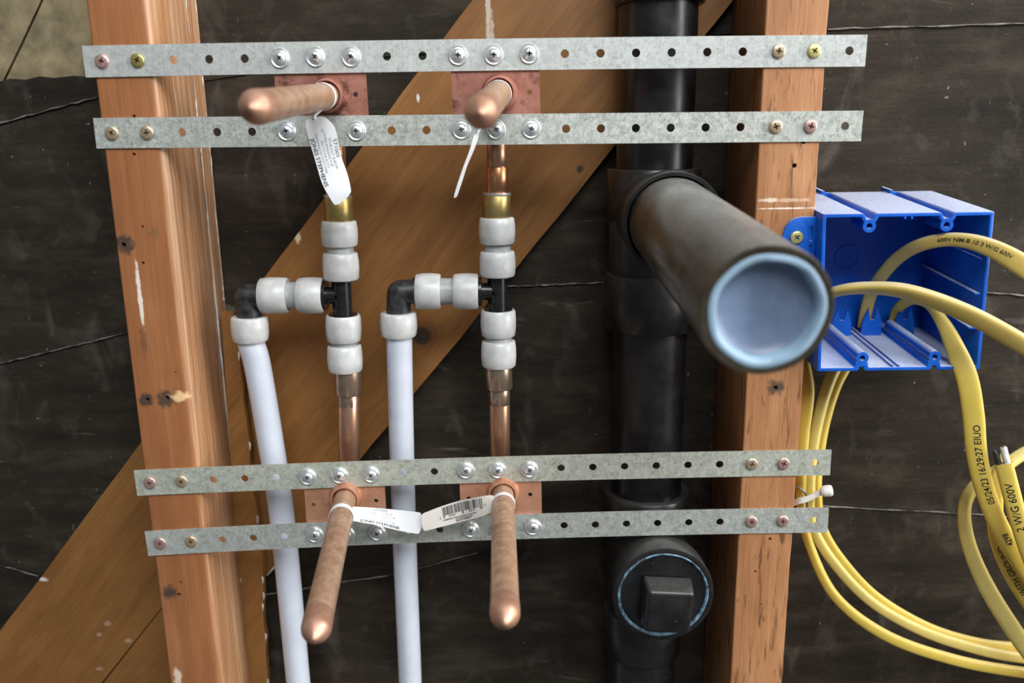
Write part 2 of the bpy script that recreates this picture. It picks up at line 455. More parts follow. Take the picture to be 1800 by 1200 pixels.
GREYLINE = plain('worn_lap_edge', (0.18, 0.16, 0.14), 0.8, 0, 0.42, 2.5)

# ------------------------------------------------------------------ the wall behind
YB = 3.75
def resample(pix, us, Y):
    out = []
    for u in us:
        for (u0, v0), (u1, v1) in zip(pix, pix[1:]):
            if u0 <= u <= u1:
                out.append(at(u, v0+(v1-v0)*(u-u0)/(u1-u0), Y)); break
    return out
J1 = [(-900, 430), (-200, 272), (0, 216), (170, 171), (600, 105), (1100, 68), (1455, 51), (1800, 41), (2900, 20)]
J2 = [(-900, 850), (-200, 690), (0, 639), (220, 586), (500, 535), (890, 503), (1060, 497), (1450, 503), (1740, 514), (1800, 519), (2900, 590)]
J3 = [(-900, 900), (-200, 962), (0, 993), (67, 1012), (455, 1046), (700, 1008), (835, 973), (1100, 915), (1440, 889), (1600, 897), (1800, 910), (2900, 960)]
TOP = [(-900, -700), (2900, -700)]; BOT = [(-900, 1900), (2900, 1900)]
us = list(range(-900, 2901, 50))
wall = bpy.data.objects.new('wall_back', None); wall.empty_display_size = 0.01
link(wall, None, (0, YB+0.5, -6)); tag(wall, 'black felt covered sheathing behind the open stud bay', 'wall', kind='structure')
mk('sheathing', box(-42, 42, YB+0.35, YB+1.0, -34, 22), BEIGE, wall)
# the upper left corner of the felt is torn away: a course that starts right of the tear, and one below it
tear = [(-900, 150), (-60, 147), (0, 143), (18, 138), (45, 140), (70, 134), (95, 137), (130, 133), (165, 136), (215, 132), (222, 60), (226, -700)]
us_l = [-900, -500, -60, 0, 18, 45, 70, 95, 130, 165, 215]
us_r = [215, 400, 600, 800, 1000, 1100, 1250, 1455, 1600, 1800, 2200, 2900]
s0 = strip_slab(resample(tear[:-2], us_l, YB), resample(J1, us_l, YB), YB, YB+0.05)
s1 = strip_slab(resample(TOP, us_r, YB), resample(J1, us_r, YB), YB, YB+0.05)
mk('felt_sheet', join(s0, s1), FELT, wall)
for k, (ja, jb) in enumerate(((J1, J2), (J2, J3), (J3, BOT))):
    y = YB+0.052*(k+1)
    up_ = [p+V((0, 0, 0.8)) for p in resample(ja, us, YB)] if k else [p+V((0, 0, 0.3)) for p in resample(ja, us, YB)]
    mk('felt_sheet', strip_slab(up_, resample(jb, us, YB), y, y+0.05), FELT, wall)
for k, (j, a, b) in enumerate(((J1, -100, 170), (J1, 1455, 2000), (J2, -100, 215), (J2, 890, 1062), (J2, 1735, 2000), (J3, -100, 67), (J3, 455, 840), (J3, 1440, 2000))):
    uu = [a+(b-a)*i/24 for i in range(25)]
    pp = [p+V((0, -0.0, random.uniform(-0.02, 0.02))) for p in resample(j, uu, YB-0.004+0.052*(0 if j is J1 else 1 if j is J2 else 2))]
    mk('lap_edge', tube(pp, lambda s: 0.026+0.012*math.sin(s*37), 6, True, 1, False), GREYLINE, wall, 60)
# bare boards in the tear
seam = [(110, -100), (72, 0), (36, 78), (0, 152), (-40, 240)]
yb = YB+0.22
pl = [at(-900, -700, yb), at(400, -700, yb)]
sA = [at(u, v, yb) for u, v in [(395, -700), (110, -100), (72, 0), (36, 78), (0, 152), (-40, 240)]]
polyA = [(p.x, p.z) for p in [at(-900, -700, yb)]+sA+[at(-900, 240, yb)]]
polyB = [(p.x+0.09, p.z) for p in sA]+[(p.x, p.z) for p in [at(420, 240, yb), at(420, -700, yb)]]
mk('exposed_board', prism(polyA, yb, yb+0.12), BEIGE, wall)
mk('exposed_board', prism(polyB, yb, yb+0.12), BEIGE, wall)

# ------------------------------------------------------------------ diagonal brace
def brace_edge(a, b, Y, ts):
    return [at(a[0]+(b[0]-a[0])*t, a[1]+(b[1]-a[1])*t, Y) for t in ts]
YF = 3.3
A0, A1 = at(830, 0, YF), at(0, 1110, YF)
B0, B1 = at(1290, 0, YF), at(478, 1000, YF)
da, db = (A1-A0), (B1-B0)
ts = [-0.35+1.9*i/40 for i in range(41)]
upper = [A0+da*t+V((random.uniform(-.02, .02), 0, random.uniform(-.02, .02))) for t in ts]
lower = [B0+db*t*1.09+V((random.uniform(-.03, .03), 0, random.uniform(-.03, .03))) for t in ts]
ang = math.atan2(da.x, -da.z)
kn = at(742, 590, YF)
WB = wood_mat('brace_wood', (0.165, 0.066, 0.016), (0.25, 0.108, 0.028), (0.34, 0.165, 0.050), (0, ang, 0), 0.12, 1.6, 0.2,
              stains=[(kn+V((0.15, 0, 0.05)), 0.5, (0.12, 0.05, 0.016), 0.5),
                      (at(1020, 297, YF), 0.10, (0.02, 0.012, 0.006), 0.9)],
              scuffs=[(at(858, 30, YF), 0.09, (0.62, 0.52, 0.42), 0.8, (1.2, 1, 0.10)), (at(865, 60, YF), 0.07, (0.6, 0.5, 0.4), 0.7, (1.2, 1, 0.12)),
                      (at(735, 172, YF), 0.05, (0.75, 0.68, 0.6), 0.9, (1, 1, 0.4)), (at(190, 1095, YF), 0.16, (0.5, 0.36, 0.24), 0.55, (1, 1, 1.5)),
                      (at(225, 1125, YF), 0.12, (0.5, 0.36, 0.24), 0.55, (1, 1, 1.5)), (at(175, 1115, YF), 0.1, (0.5, 0.36, 0.24), 0.55, (1, 1, 1.5)),
                      (at(76, 1018, YF), 0.10, (0.75, 0.7, 0.6), 0.9, (0.6, 1, 1.3)), (at(175, 1175, YF), 0.12, (0.5, 0.38, 0.26), 0.5, (1, 1, 1.4)),
                      (at(524, 415, YF), 0.14, (0.75, 0.62, 0.42), 0.95, (1.4, 1, 0.6))], rough=0.5, dashes=0.22, knots=[(kn, 0.30)])
brace = mk('diagonal_brace', strip_slab(upper, lower, YF, YB-0.02), WB)
tag(brace, 'wide orange-brown board running diagonally behind the pipes and studs', 'brace')
c0, c1 = at(285, 1068, YF), at(150, 1238, YF)
dd = (c1-c0).normalized(); nn = V((dd.z, 0, -dd.x))*0.035
boolean_cut(brace, prism([(p.x, p.z) for p in (c0+nn*0.4, c1+nn, c1-nn, c0-nn*0.4)], YF-0.2, YF+0.35))

# ------------------------------------------------------------------ studs
XL0, XL1 = -11.68, -9.94
XR0, XR1 = 7.205, 8.949
def on_face(u, v): return at(u, v, 0.0)
GREYST = (0.045, 0.036, 0.03)
lst = [(219, 429, .26, .9), (257, 703, .2, .9), (292, 701, .26, .85), (299, 1041, .22, .9)]
WL = wood_mat('old_fir', (0.225, 0.080, 0.027), (0.32, 0.124, 0.046), (0.42, 0.185, 0.080), lit_side_x=-10.13, stretch=0.03, sc=3.0, bumpy=0.3, rough=0.42, coat=0.25,
              stains=[(on_face(u, v), r, GREYST, a) for u, v, r, a in lst]+[(on_face(225, 870), 0.0, GREYST, 0)],
              scuffs=[(on_face(245, 515), .10, (.8, .7, .6), .95, (1.7, 1, .12)), (on_face(249, 545), .08, (.8, .7, .6), .9, (1.4, 1, .16)),
                      (on_face(252, 600), .12, (.16, .07, .03), .7, (1.2, 1, .25)), (on_face(318, 697), .2, (.80, .55, .28), .9, (.7, 1, 1.4)),
                      
                      (on_face(312, 1190), .12, (.8, .65, .5), .8, (1, 1, .4)),
                      (on_face(272, 410), .14, (.20, .10, .05), .6, (1, 1, 1))])
WR = wood_mat('rough_fir', (0.27, 0.105, 0.040), (0.40, 0.18, 0.075), (0.54, 0.28, 0.135), stretch=0.08, sc=2.6, bumpy=0.5, rough=0.55, dashes=0.85,
              stains=[(on_face(1363, 681), .22, GREYST, .85)],
              scuffs=[(on_face(1385, 352), .10, (.70, .5, .36), .6, (.16, 1, 1.9)), (on_face(1385, 366), .06, (.85, .75, .65), .85, (.08, 1, 2.6)),
                      (on_face(1352, 352), .07, (.82, .68, .55), .7, (.3, 1, 1.2)), (on_face(1340, 505), .1, (.6, .4, .25), .5, (1, 1, .5))])

def stud(name, x0, x1, mat, label, rr, seed, y1=YB-0.02, zt=14, zb=-28):
    rnd = random.Random(seed); vs, fs = [], []
    prof = []
    for cx, cz, a0, r in ((x1-rr[1], rr[1], -90, rr[1]), (x1-.06, y1-.06, 0, .06), (x0+.06, y1-.06, 90, .06), (x0+rr[0], rr[0], 180, rr[0])):
        for k in range(6):
            a = math.radians(a0+90*k/5); prof.append((cx+r*math.cos(a), cz+r*math.sin(a)))
    n = len(prof); m = 72
    for i in range(m+1):
        z = zt+(zb-zt)*i/m
        j = rnd.uniform(-.012, .012)
        for x, y in prof:
            vs.append(V((x+j*(1 if x > (x0+x1)/2 else 0), y+(rnd.uniform(-.008, .008) if .3 < y < y1-.2 else 0), z)))
    for i in range(m):
        for k in range(n):
            fs.append((i*n+k, i*n+(k+1) % n, (i+1)*n+(k+1) % n, (i+1)*n+k))
    fs.append(tuple(range(n))); fs.append(tuple(m*n+k for k in range(n)))
    o = mk(name, (vs, fs), mat, None, 50)
    return tag(o, label, 'stud')
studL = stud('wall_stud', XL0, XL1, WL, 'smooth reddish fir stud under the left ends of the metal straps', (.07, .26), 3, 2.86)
studR = stud('wall_stud', XR0, XR1, WR, 'rough grained fir stud beside the blue electrical box, behind the drain arm', (.05, .05), 4)
def nail_holes(o, pts):
    vf = [lathe(on_face(u, v)+V((0, -0.2, 0)), (0.05, 1, 0.08), [(0, 0), (0, r), (0.7, r*0.8), (0.7, 0)], 9) for u, v, r in pts]
    boolean_cut(o, join(*vf))
nail_holes(studL, [(217, 431, .075), (235, 205, .05), (235, 272, .05), (250, 399, .04), (251, 463, .05), (259, 703, .07), (294, 700, .08), (317, 1024, .05), (314, 1046, .08), (316, 971, .04), (308, 655, .03)])
nail_holes(studR, [(1396, 292, .075), (1363, 682, .075), (1412, 250, .07), (1353, 948, .06), (1327, 1005, .05), (1338, 1062, .03)])
# the back third of the left stud is a separate furring strip with white plaster squeezed out of the joint
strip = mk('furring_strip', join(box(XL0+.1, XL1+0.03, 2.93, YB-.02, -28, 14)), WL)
cutr = strip_slab([p+V((0, 0, .02)) for p in upper], [p-V((0, 0, .02)) for p in lower], YF-.03, YB+.3)
boolean_cut(strip, cutr)
tag(strip, 'narrow wood strip fixed behind the left stud', 'wood strip')
def bead(name, x, y, z0, z1, r, mat, seed, parent):
    rnd = random.Random(seed); pts = []; n = 60
    for i in range(n+1):
        pts.append(V((x+rnd.uniform(-.015, .02), y+rnd.uniform(-.03, .03), z0+(z1-z0)*i/n)))
    rs = [max(.004, r*rnd.uniform(.1, 1.1)*(0.55+0.45*math.sin(i*.55+seed))) for i in range(n+1)]
    return mk(name, tube(pts, lambda s: rs[int(round(s*n))], 7, True, 1, False), mat, parent, 60)
zt_, zb_ = at(333, 0, 2.9).z, at(410, 1200, 2.9).z
bead('plaster_bead', XL1, 2.90, zt_+4, zb_-4, .055, PLASTER, 5, studL)
bead('plaster_bead', XL1+.03, 3.62, zt_+4, -5.2, .04, PLASTER, 6, strip)
pw = at(416, 1018, 2.75)
mk('plaster_blob', lathe((XL1-0.01, 2.75, pw.z), (1, 0, 0), [(0, .14), (.04, .1), (.07, 0)], 12, .12), PLASTER, studL, 60)
# splintered backing strip low on the bay side
rnd = random.Random(11); L_, R_ = [], []
for i in range(31):
    v = 548+(1330-548)*i/30
    wv = (3 if i == 0 else 10+22*min(1, i/16))+rnd.uniform(-3, 3)
    u0 = 404+(445-404)*(v-548)/652-14
    L_.append(at(u0, v, 2.72)); R_.append(at(u0+14+wv*.9, v, 2.72))
splint = mk('backing_strip', strip_slab(L_, R_, 2.66, 2.92), WB)
tag(splint, 'thin ragged wood strip along the inner edge of the left stud', 'wood strip')
for i in (3, 9, 14, 18, 19, 20, 22, 25, 26):
    p = R_[i]+V((-.02, -.05, rnd.uniform(-.1, .1)))
    mk('plaster_crumb', tube([p+V((0, 0, .16)), p+V((.02, -.01, .02)), p-V((.01, 0, .18))], lambda s: .008+.032*math.sin(math.pi*s), 6, True, 3), PLASTER, splint, 60)
e0, e1 = at(470, 1010, YF), at(516, 953, YF)
mk('splintered_edge', tube([e0+(e1-e0)*(i/6)+V((rnd.uniform(-.03, .03), -.01, rnd.uniform(-.03, .03))) for i in range(7)], lambda s: .015+.03*abs(math.sin(s*9)), 6, True, 2), PLASTER, brace, 60)

# ------------------------------------------------------------------ perforated straps
HR = 0.118
SW = 0.85
STRAPS = [(-11.4027, 2.3466, -0.0004, 0.03, (-.52, .47)), (-11.3667, 0.374, -0.0048, 0.0, (-.50, .49)),
          (-11.5125, -10.3005, 0.0163, 0.085, (-.46, .50)), (-11.4168, -12.3635, 0.0219, 0.13, (-.45, .47))]
def strap_point(k, s, t, y):
    x0, z0, th, bow, _ = STRAPS[k]
    q = (s-10.5)/10.5
    # measured: the ends hang a little lower than the middle
    z = z0+s*math.sin(th)+t*math.cos(th)+bow*(0.5-q*q)
    return V((x0+s*math.cos(th)-t*math.sin(th), y, z))
def strap_mesh(k):
    vs, fs = [], []; seg = 16; e0, e1 = STRAPS[k][4]
    yF, yBk = -0.055, -0.004
    def add(s, t, y): vs.append(strap_point(k, s, t, y)); return len(vs)-1
    rims = {}
    for h in range(22):
        lo = h-0.5 if h else e0; hi = h+0.5 if h < 21 else 21+e1
        for y in (yF, yBk):
            C, Q = [], []
            for j in range(seg):
                a = 2*math.pi*(j+.5)/seg
                ca, sa = math.cos(a), math.sin(a); C.append(add(h+HR*ca, HR*sa, y))
                hx = (hi-h) if ca > 0 else (h-lo)
                f = min(hx/abs(ca), (SW/2)/abs(sa)); Q.append(add(h+f*ca, f*sa, y))
            cs = [add(hi, SW/2, y), add(lo, SW/2, y), add(lo, -SW/2, y), add(hi, -SW/2, y)]
            def quad(j): return 0 if math.cos(2*math.pi*(j+.5)/seg) > 0 else 1
            for j in range(seg):
                j2 = (j+1) % seg
                A, B = V(vs[Q[j]]), V(vs[Q[j2]])
                f = [C[j], Q[j], Q[j2], C[j2]]
                # corners
                def side(i):
                    a = 2*math.pi*(i+.5)/seg; ca, sa = math.cos(a), math.sin(a)
                    hx = (hi-h) if ca > 0 else (h-lo)
                    return 'x+' if hx/abs(ca) < (SW/2)/abs(sa) and ca > 0 else 'x-' if hx/abs(ca) < (SW/2)/abs(sa) else 'z+' if sa > 0 else 'z-'
                a_, b_ = side(j), side(j2)
                if a_ != b_:
                    cidx = {frozenset(('x+', 'z+')): 0, frozenset(('z+', 'x-')): 1, frozenset(('x-', 'z-')): 2, frozenset(('z-', 'x+')): 3}[frozenset((a_, b_))]
                    f = [C[j], Q[j], cs[cidx], Q[j2], C[j2]]
                fs.append(tuple(f) if y == yF else tuple(reversed(f)))
            rims[(h, y)] = (C, cs)
        CF, CB = rims[(h, yF)][0], rims[(h, yBk)][0]
        for j in range(seg): fs.append((CF[j], CF[(j+1) % seg], CB[(j+1) % seg], CB[j]))
        a, b = rims[(h, yF)][1], rims[(h, yBk)][1]
        fs.append((a[0], a[1], b[1], b[0])); fs.append((a[2], a[3], b[3], b[2]))
        if h == 0: fs.append((a[1], a[2], b[2], b[1]))
        if h == 21: fs.append((a[3], a[0], b[0], b[3]))
    return vs, fs

# screw masters (head towards -Y, origin on the strap face)
def cross_cut(r, w_, depth):
    vf = []
    for a, b in ((r, w_), (w_, r)):
        p0 = [V((x, -1, z)) for x, z in ((-a, -b), (a, -b), (a, b), (-a, b))]
        p1 = [V((x*.6, depth, z*.6)) for x, z in ((-a, -b), (a, -b), (a, b), (-a, b))]
        vf.append((p0+p1, [(0, 1, 2, 3), (7, 6, 5, 4), (0, 4, 5, 1), (1, 5, 6, 2), (2, 6, 7, 3), (3, 7, 4, 0)]))
    return join(*vf)
gold_m = mk('screw', lathe((0, 0, 0), (0, -1, 0), [(-.3, 0), (-.3, .117), (0, .117), (0.002, .19), (.03, .195), (.055, .185), (.07, .15), (.072, 0)], 28), SC_GOLD, None, 50, (0, 0, 0))
boolean_cut(gold_m, cross_cut(.116, .030, .28))
zinc_m = mk('screw', lathe((0, 0, 0), (0, -1, 0), [(-.3, 0), (-.3, .105), (0.02, .105), (0.022, .175), (.06, .178), (.10, .16), (.135, .12), (.15, .06), (.152, 0)], 28), ZINC, None, 50, (0, 0, 0))
boolean_cut(zinc_m, cross_cut(.104, .030, .24))
wash_m = mk('washer', lathe((0, 0, 0), (0, -1, 0), [(0.001, .12), (0.001, .268), (.02, .275), (.04, .272), (.055, .25), (.045, .22), (.02, .195), (.02, .12), (0.001, .12)], 32), ZINC, None, 50, (0, 0, 0))
for o in (gold_m, zinc_m, wash_m): col.objects.unlink(o)
SLAB = ['topmost galvanized perforated strap, above the upper copper stubs', 'second galvanized perforated strap from the top, just below the upper copper stubs',
        'third galvanized perforated strap, above the lower copper stubs', 'lowest galvanized perforated strap, behind the paper tags of the lower stubs']
GOLD = [{0: SC_PINK, 1: SC_OLIVE, 19: SC_GOLD, 20: SC_YEL}, {0: SC_GOLD, 1: SC_GOLD, 19: SC_GOLD, 20: SC_PINK},
        {0: SC_PINK, 1: SC_GOLD, 19: SC_GOLD, 20: SC_PINK}, {0: SC_PINK, 1: SC_GOLD, 19: SC_PINK, 20: SC_PINK}]
for k in range(4):
    root = thing('perforated_strap', strap_point(k, 0, 0, 0), SLAB[k], 'metal strap', 'galvanized straps across the studs')
    plate = mk('strap_plate', strap_mesh(k), GALV[k], root)
    for h, m in GOLD[k].items():
        share(gold_m, root, strap_point(k, h, 0, -.056), random.uniform(0, 3), m, 'screw')
    for h in (5, 6, 7, 10, 11, 12):
        p = strap_point(k, h, random.uniform(-.02, .02), -.056)
        s = share(zinc_m, root, p, random.uniform(0, 3), None, 'screw')
        share(wash_m, s, p, 0, None, 'washer')

# ------------------------------------------------------------------ copper stub-outs
def stub_out(corners, base, apex, holes, leg, fm, label, hot_top):
    """corners: flange outline in the photo; leg: list of (u0,v0,u1,v1,r,mat,name) pieces of the vertical leg"""
    b3 = at(base[0], base[1], 0.0)
    root = thing('stub_out_elbow', b3, label, 'copper pipe', 'capped copper stub-outs')
    pts = [at(u, v, 0.02) for u, v in corners]
    fl = mk('flange', prism([(p.x, p.z) for p in pts], 0.02, 0.075), fm, root)
    hv = [lathe(at(u, v, 0.02)+V((0, -.3, 0)), (0, 1, 0), [(0, 0), (0, .07), (.8, .07), (.8, 0)], 14) for u, v in holes]
    if hv: boolean_cut(fl, join(*hv))
    ap = at_len(apex[0], apex[1], b3, 8.0); d = (ap-b3).normalized()
    mk('collar', lathe(b3+V((0, .02, 0)), (V((0, -1, 0))*.8+d*.2), [(0, .36), (0, .52), (.05, .515), (.10, .47), (.16, .465), (.26, .47), (.32, .45), (.33, .40), (.28, .37), (.1, .35)], 36), fm, root, 50)
    R = .345
    st = mk('stub_pipe', lathe(b3, d, [(-.1, R), (7.05, R)], 36), COP_STUB, root, 60)
    cap = mk('end_cap', lathe(b3, d, [(6.95, R+.004), (7.2, R+.012), (7.5, R+.01), (7.6, R-.01), (7.66, R-.04), (7.72, R-.085), (7.86, R-.20), (7.96, .05), (7.985, 0)], 36), COP_CAP, root, 55)
    # elbow behind the flange into the vertical leg
    YV = 1.15
    top = at(leg[0][0], leg[0][1], YV)
    e = [b3+V((0, .05, 0)), b3+V((0, .55, 0)), V(((b3.x*.7+top.x*.3), YV-.15, b3.z+(.12 if top.z > b3.z else -.12))), V((top.x, YV, b3.z+(.55 if top.z > b3.z else -.55))), top]
    mk('elbow', tube(e, .31, 24, False), COP_PIPE, root, 60)
    for u0, v0, u1, v1, r, m, nm in leg:
        a, b = at(u0, v0, YV), at(u1, v1, YV); L = (b-a).length
        if nm == 'solder_ring': prof = [(0, r*.8), (.01, r), (L*.5, r*1.03), (L, r*.97), (L, r*.8)]
        else: prof = [(0, r*.75), (0, r-.015), (.02, r), (L-.02, r), (L, r-.015), (L, r*.75)]
        mk(nm, lathe(a, b-a, prof, 32), m, root, 60)
    return root, b3, d
ul, ulb, uld = stub_out([(480, 84), (640, 80), (649, 222), (487, 226)], (577, 168), (438, 190), [(625, 166)],
    [(588, 240, 590, 300, .315, COP_PIPE, 'copper_pipe'), (591, 298, 593, 344, .36, COP_HOT, 'heated_section'), (594, 342, 594, 349, .42, SOLDER, 'solder_ring'), (594, 347, 597, 402, .435, BRASS, 'brass_adapter')],
    FLANGE_UP, 'upper left capped copper stub, pointing left over the second strap', True)
ur, urb, urd = stub_out([(791, 84), (947, 80), (951, 222), (797, 226)], (878, 163), (843, 199), [(931, 162)],
    [(873, 240, 874, 297, .315, COP_PIPE, 'copper_pipe'), (874, 293, 874, 342, .36, COP_HOT, 'heated_section'), (873.5, 338, 873.5, 345, .42, SOLDER, 'solder_ring'), (873, 343, 872.5, 398, .435, BRASS, 'brass_adapter')],
    FLANGE_UP, 'upper right capped copper stub, foreshortened towards the viewer', True)
ll, llb, lld = stub_out([(532, 815), (674, 812), (681, 950), (541, 956)], (608, 872), (551, 1126), [(551, 887), (661, 880)],
    [(613.5, 820, 613, 680, .345, COP_PIPE, 'copper_pipe'), (612.5, 712, 612, 684, .352, COP_DARK, 'heated_section'), (612, 692, 611, 632, .425, COP_DARK, 'copper_sleeve')],
    FLANGE_LO, 'lower left capped copper stub, hanging down past the lowest strap with a white tag', False)
lr, lrb, lrd = stub_out([(806, 806), (951, 803), (953, 942), (812, 946)], (884, 864), (888, 1099), [(824, 876), (932, 869)],
    [(878.5, 815, 878, 675, .335, COP_PIPE, 'copper_pipe'), (878, 710, 878, 678, .342, COP_DARK, 'heated_section'), (878, 682, 876, 628, .425, COP_DARK, 'copper_sleeve')],
    FLANGE_LO, 'lower right capped copper stub, pointing straight down with a barcode tag', False)

# ------------------------------------------------------------------ PEX tees, elbows and pipes
YV = 1.15
def ring_prof(L, r):
    return [(0.0, r*.70), (0.0, r*.88), (.03, r*.94), (L*.3, r*.99), (L*.6, r), (L-.05, r*.965), (L, r*.90), (L, r*.70)]
def ring_at(root, a, b, r, flip=False):
    a, b = V(a), V(b); L = (b-a).length
    pr = ring_prof(L, r)
    if flip: pr = [(L-t, q) for t, q in reversed(pr)]
    return mk('expansion_ring', lathe(a, b-a, pr, 36), RING, root, 50)
def nip(root, a, b, r=.42):
    a, b = V(a), V(b); return mk('pipe_nipple', lathe(a, b-a, [(0, r), ((b-a).length, r)], 28), NIPPLE, root, 60)
def tee(ax_top, ax_bot, vr, side, elbow_c, ring_h, label, elabel, pipe_pts, prow, plabel, pr):
    """ax: axis pixel pts; vr: pixel rows of the four rings; side: pixel columns of the two side rings"""
    def ax(v):
        t = (v-ax_top[1])/(ax_bot[1]-ax_top[1]); return at(ax_top[0]+(ax_bot[0]-ax_top[0])*t, v, YV)
    vc = ring_h
    c = ax(vc)
    root = thing('pipe_tee', c, label, 'pipe fitting', 'black plastic pipe tees')
    d = (ax(vr[7])-ax(vr[0])).normalized()
    t0, t1 = ax(vr[3]), ax(vr[4]); L = (t1-t0).length
    # body: run with end flanges, branch, stop lugs
    run = lathe(t0-d*.3, d, [(0, .2), (0, .3), (L+.6, .3), (L+.6, .2)], 28)
    fl1 = lathe(t0+d*.0, d, [(-.05, .3), (-.05, .46), (.03, .46), (.03, .3)], 28)
    fl2 = lathe(t1-d*.0, d, [(.07, .3), (.07, .46), (-.02, .46), (-.02, .3)], 28)
    s0 = at(side[3], vc, YV); bd = (s0-c).normalized(); BL = (s0-c).length
    br = lathe(c, bd, [(0, .27), (BL+.3, .27), (BL+.3, .1)], 28)
    fl3 = lathe(s0, bd, [(-.10, .27), (-.10, .46), (.04, .46), (.04, .27)], 28)
    lug = []
    for dz in (-1, 1):
        for t_ in (.14,):
            p = c+bd*(BL*.45)+d*(dz*.33)
            lug.append(box(p.x-.05, p.x+.22, p.y-.05, p.y+.05, p.z-.06, p.z+.06))
    ribs = [box(min(c.x, s0.x), max(c.x, s0.x), c.y-.31, c.y-.2, c.z-.045, c.z+.045), box(c.x-.17, c.x-.11, c.y-.31, c.y-.15, t1.z, t0.z), ]
    mk('tee_body', join(run, fl1, fl2, br, fl3, *lug, *ribs), TEE, root, 40)
    R = .565
    ring_at(root, ax(vr[0]), ax(vr[1]), R); nip(root, ax(vr[1]-3), ax(vr[2]+3)); ring_at(root, ax(vr[2]), ax(vr[3]), R)
    ring_at(root, ax(vr[4]), ax(vr[5]), R, True); nip(root, ax(vr[5]-3), ax(vr[6]+3)); ring_at(root, ax(vr[6]), ax(vr[7]), R)
    P = lambda u: at(u, vc, YV)
    ring_at(root, P(side[0]), P(side[1]), R*1.02); nip(root, P(side[1]-3), P(side[2]+3)); ring_at(root, P(side[2]), P(side[3]), R*1.02)
    # elbow
    ec = at(elbow_c[0], elbow_c[1], YV)
    pp = [at(u, v, y) for u, v, y in pipe_pts]
    er = thing('pipe_elbow', ec, elabel, 'pipe fitting', 'black plastic pipe elbows')
    q0 = P(side[0]+8); dpipe = (pp[1]-pp[0]).normalized()
    drop = pp[0]-dpipe*.05
    body = tube([q0, ec+(q0-ec)*.45, ec+(q0-ec)*.16, ec+(q0-ec)*.03+(drop-ec)*.03, ec+(drop-ec)*.2, ec+(drop-ec)*.5, drop+dpipe*.3], .385, 24)
    fa = lathe(P(side[0]), (ec-P(side[0])).normalized(), [(0.0, .3), (0.0, .45), (.07, .45), (.07, .3)], 28)
    mk('elbow_body', join(body, fa), ELB, er, 45)
    # long pipe with its top ring
    pipe = thing('supply_pipe', pp[-1], plabel, 'water pipe', 'white plastic supply pipes')
    body = mk('pipe', tube(pp, pr, 28), PEX, pipe, 60)
    Lr = prow
    mk('expansion_ring', lathe(pp[0], dpipe, [(.02, pr*.75), (.0, .41), (0, .53), (.04, .565), (Lr*.4, .585), (Lr*.7, .58), (Lr-.05, .55), (Lr, .52), (Lr, pr*.9)], 36), RING, pipe, 50)
    return pipe, pp
p1 = tee((594, 350), (614, 800), (388, 432, 444, 491, 553, 599, 606, 651), (458, 507, 524, 569), (434, 520), 519,
    'black pipe tee with white rings below the upper left copper stub', 'dull black elbow at the far left end of the branch, beside the left stud',
    [(438, 556, YV), (441, 600, YV), (452, 640, 1.25), (473, 760, 1.5), (497, 921, 1.7), (524, 1196, 1.9), (545, 1420, 2.0)], .78,
    'white plastic pipe nearest the left stud, leaning right as it drops', .425)
p2 = tee((873, 350), (879, 800), (382, 428, 441, 485, 544, 590, 598, 643), (731, 775, 797, 841), (702, 513), 512,
    'black pipe tee with white rings below the upper right copper stub', 'dull black elbow between the two copper risers',
    [(700, 549, YV), (702, 600, YV), (704, 700, 1.25), (708, 850, 1.5), (713, 1000, 1.6), (721, 1196, 1.7), (728, 1420, 1.7)], .76,
    'white plastic pipe hanging vertically between the two copper risers', .41)

# ------------------------------------------------------------------ black drain stack
YS = 2.0
def sx(v): return 1157-176*(v-30)/6738*1.0
def S(v, off=0): return at(sx(v)+off, v, YS)
RP = 1.1875
def drain(v0, v1, label, r=RP, extra=None):
    a, b = S(v0), S(v1)
    root = thing('drain_pipe', b, label, 'drain pipe', 'black drain stack pipes')
    L = (b-a).length
    mk('pipe', lathe(a, b-a, [(0, r*.8), (0, r), (L, r), (L, r*.8)], 48), ABS, root, 60)
    return root
drain(-420, 315, 'black vertical drain pipe at the top, behind the two upper straps')
drain(540, 875, 'black vertical drain pipe below the big side arm, behind the third strap')
drain(1120, 1500, 'black drain pipe leaving the bottom edge below the cleanout')
co = thing('pipe_coupling', S(0), 'black ribbed coupling at the top edge of the drain pipe', 'pipe fitting')
a, b = S(-110), S(10); L = (b-a).length
mk('sleeve', lathe(a, b-a, [(0, RP+.005), (0, RP+.14), (L-.02, RP+.14), (L, RP+.12), (L, RP+.005)], 48), ABS, co, 60)
for k in range(9):
    an = math.radians(190+20*k); c_ = V((math.cos(an), math.sin(an), 0))*(RP+.14)
    p = b+c_; q = a+c_
    mk('rib', tube([p+V((0, 0, .03)), q], .05, 8, True, 1, False), ABS, co, 60)
# sanitary tee with the branch that carries the arm
EC = at(1348, 547, -10.0)
HF = at(1184, 392, -1.35)                    # middle of the branch mouth
da_ = (EC-HF).normalized()
st_ = thing('drain_tee', S(560), 'large black drain tee behind the open side arm', 'pipe fitting')
def hub(parent, v0, v1, r, nm='hub'):
    a, b = S(v0), S(v1); L = (b-a).length
    return mk(nm, lathe(a, b-a, [(0, RP+.004), (0, r-.03), (.03, r), (L-.05, r), (L, r-.04), (L, RP+.004)], 48), ABS, parent, 50)
hub(st_, 296, 382, 1.46, 'upper_hub'); hub(st_, 478, 575, 1.45, 'lower_hub')
mk('tee_body', lathe(S(375), S(490)-S(375), [(0, RP+.1), (.1, 1.38), ((S(490)-S(375)).length, 1.38)], 48), ABS, st_, 60)
back = V((S(430).x, YS, S(430).z)); Lb = (HF-back).length; db_ = (HF-back).normalized()
bd_ = (da_*.25+V((0, -1, 0))*.75).normalized()
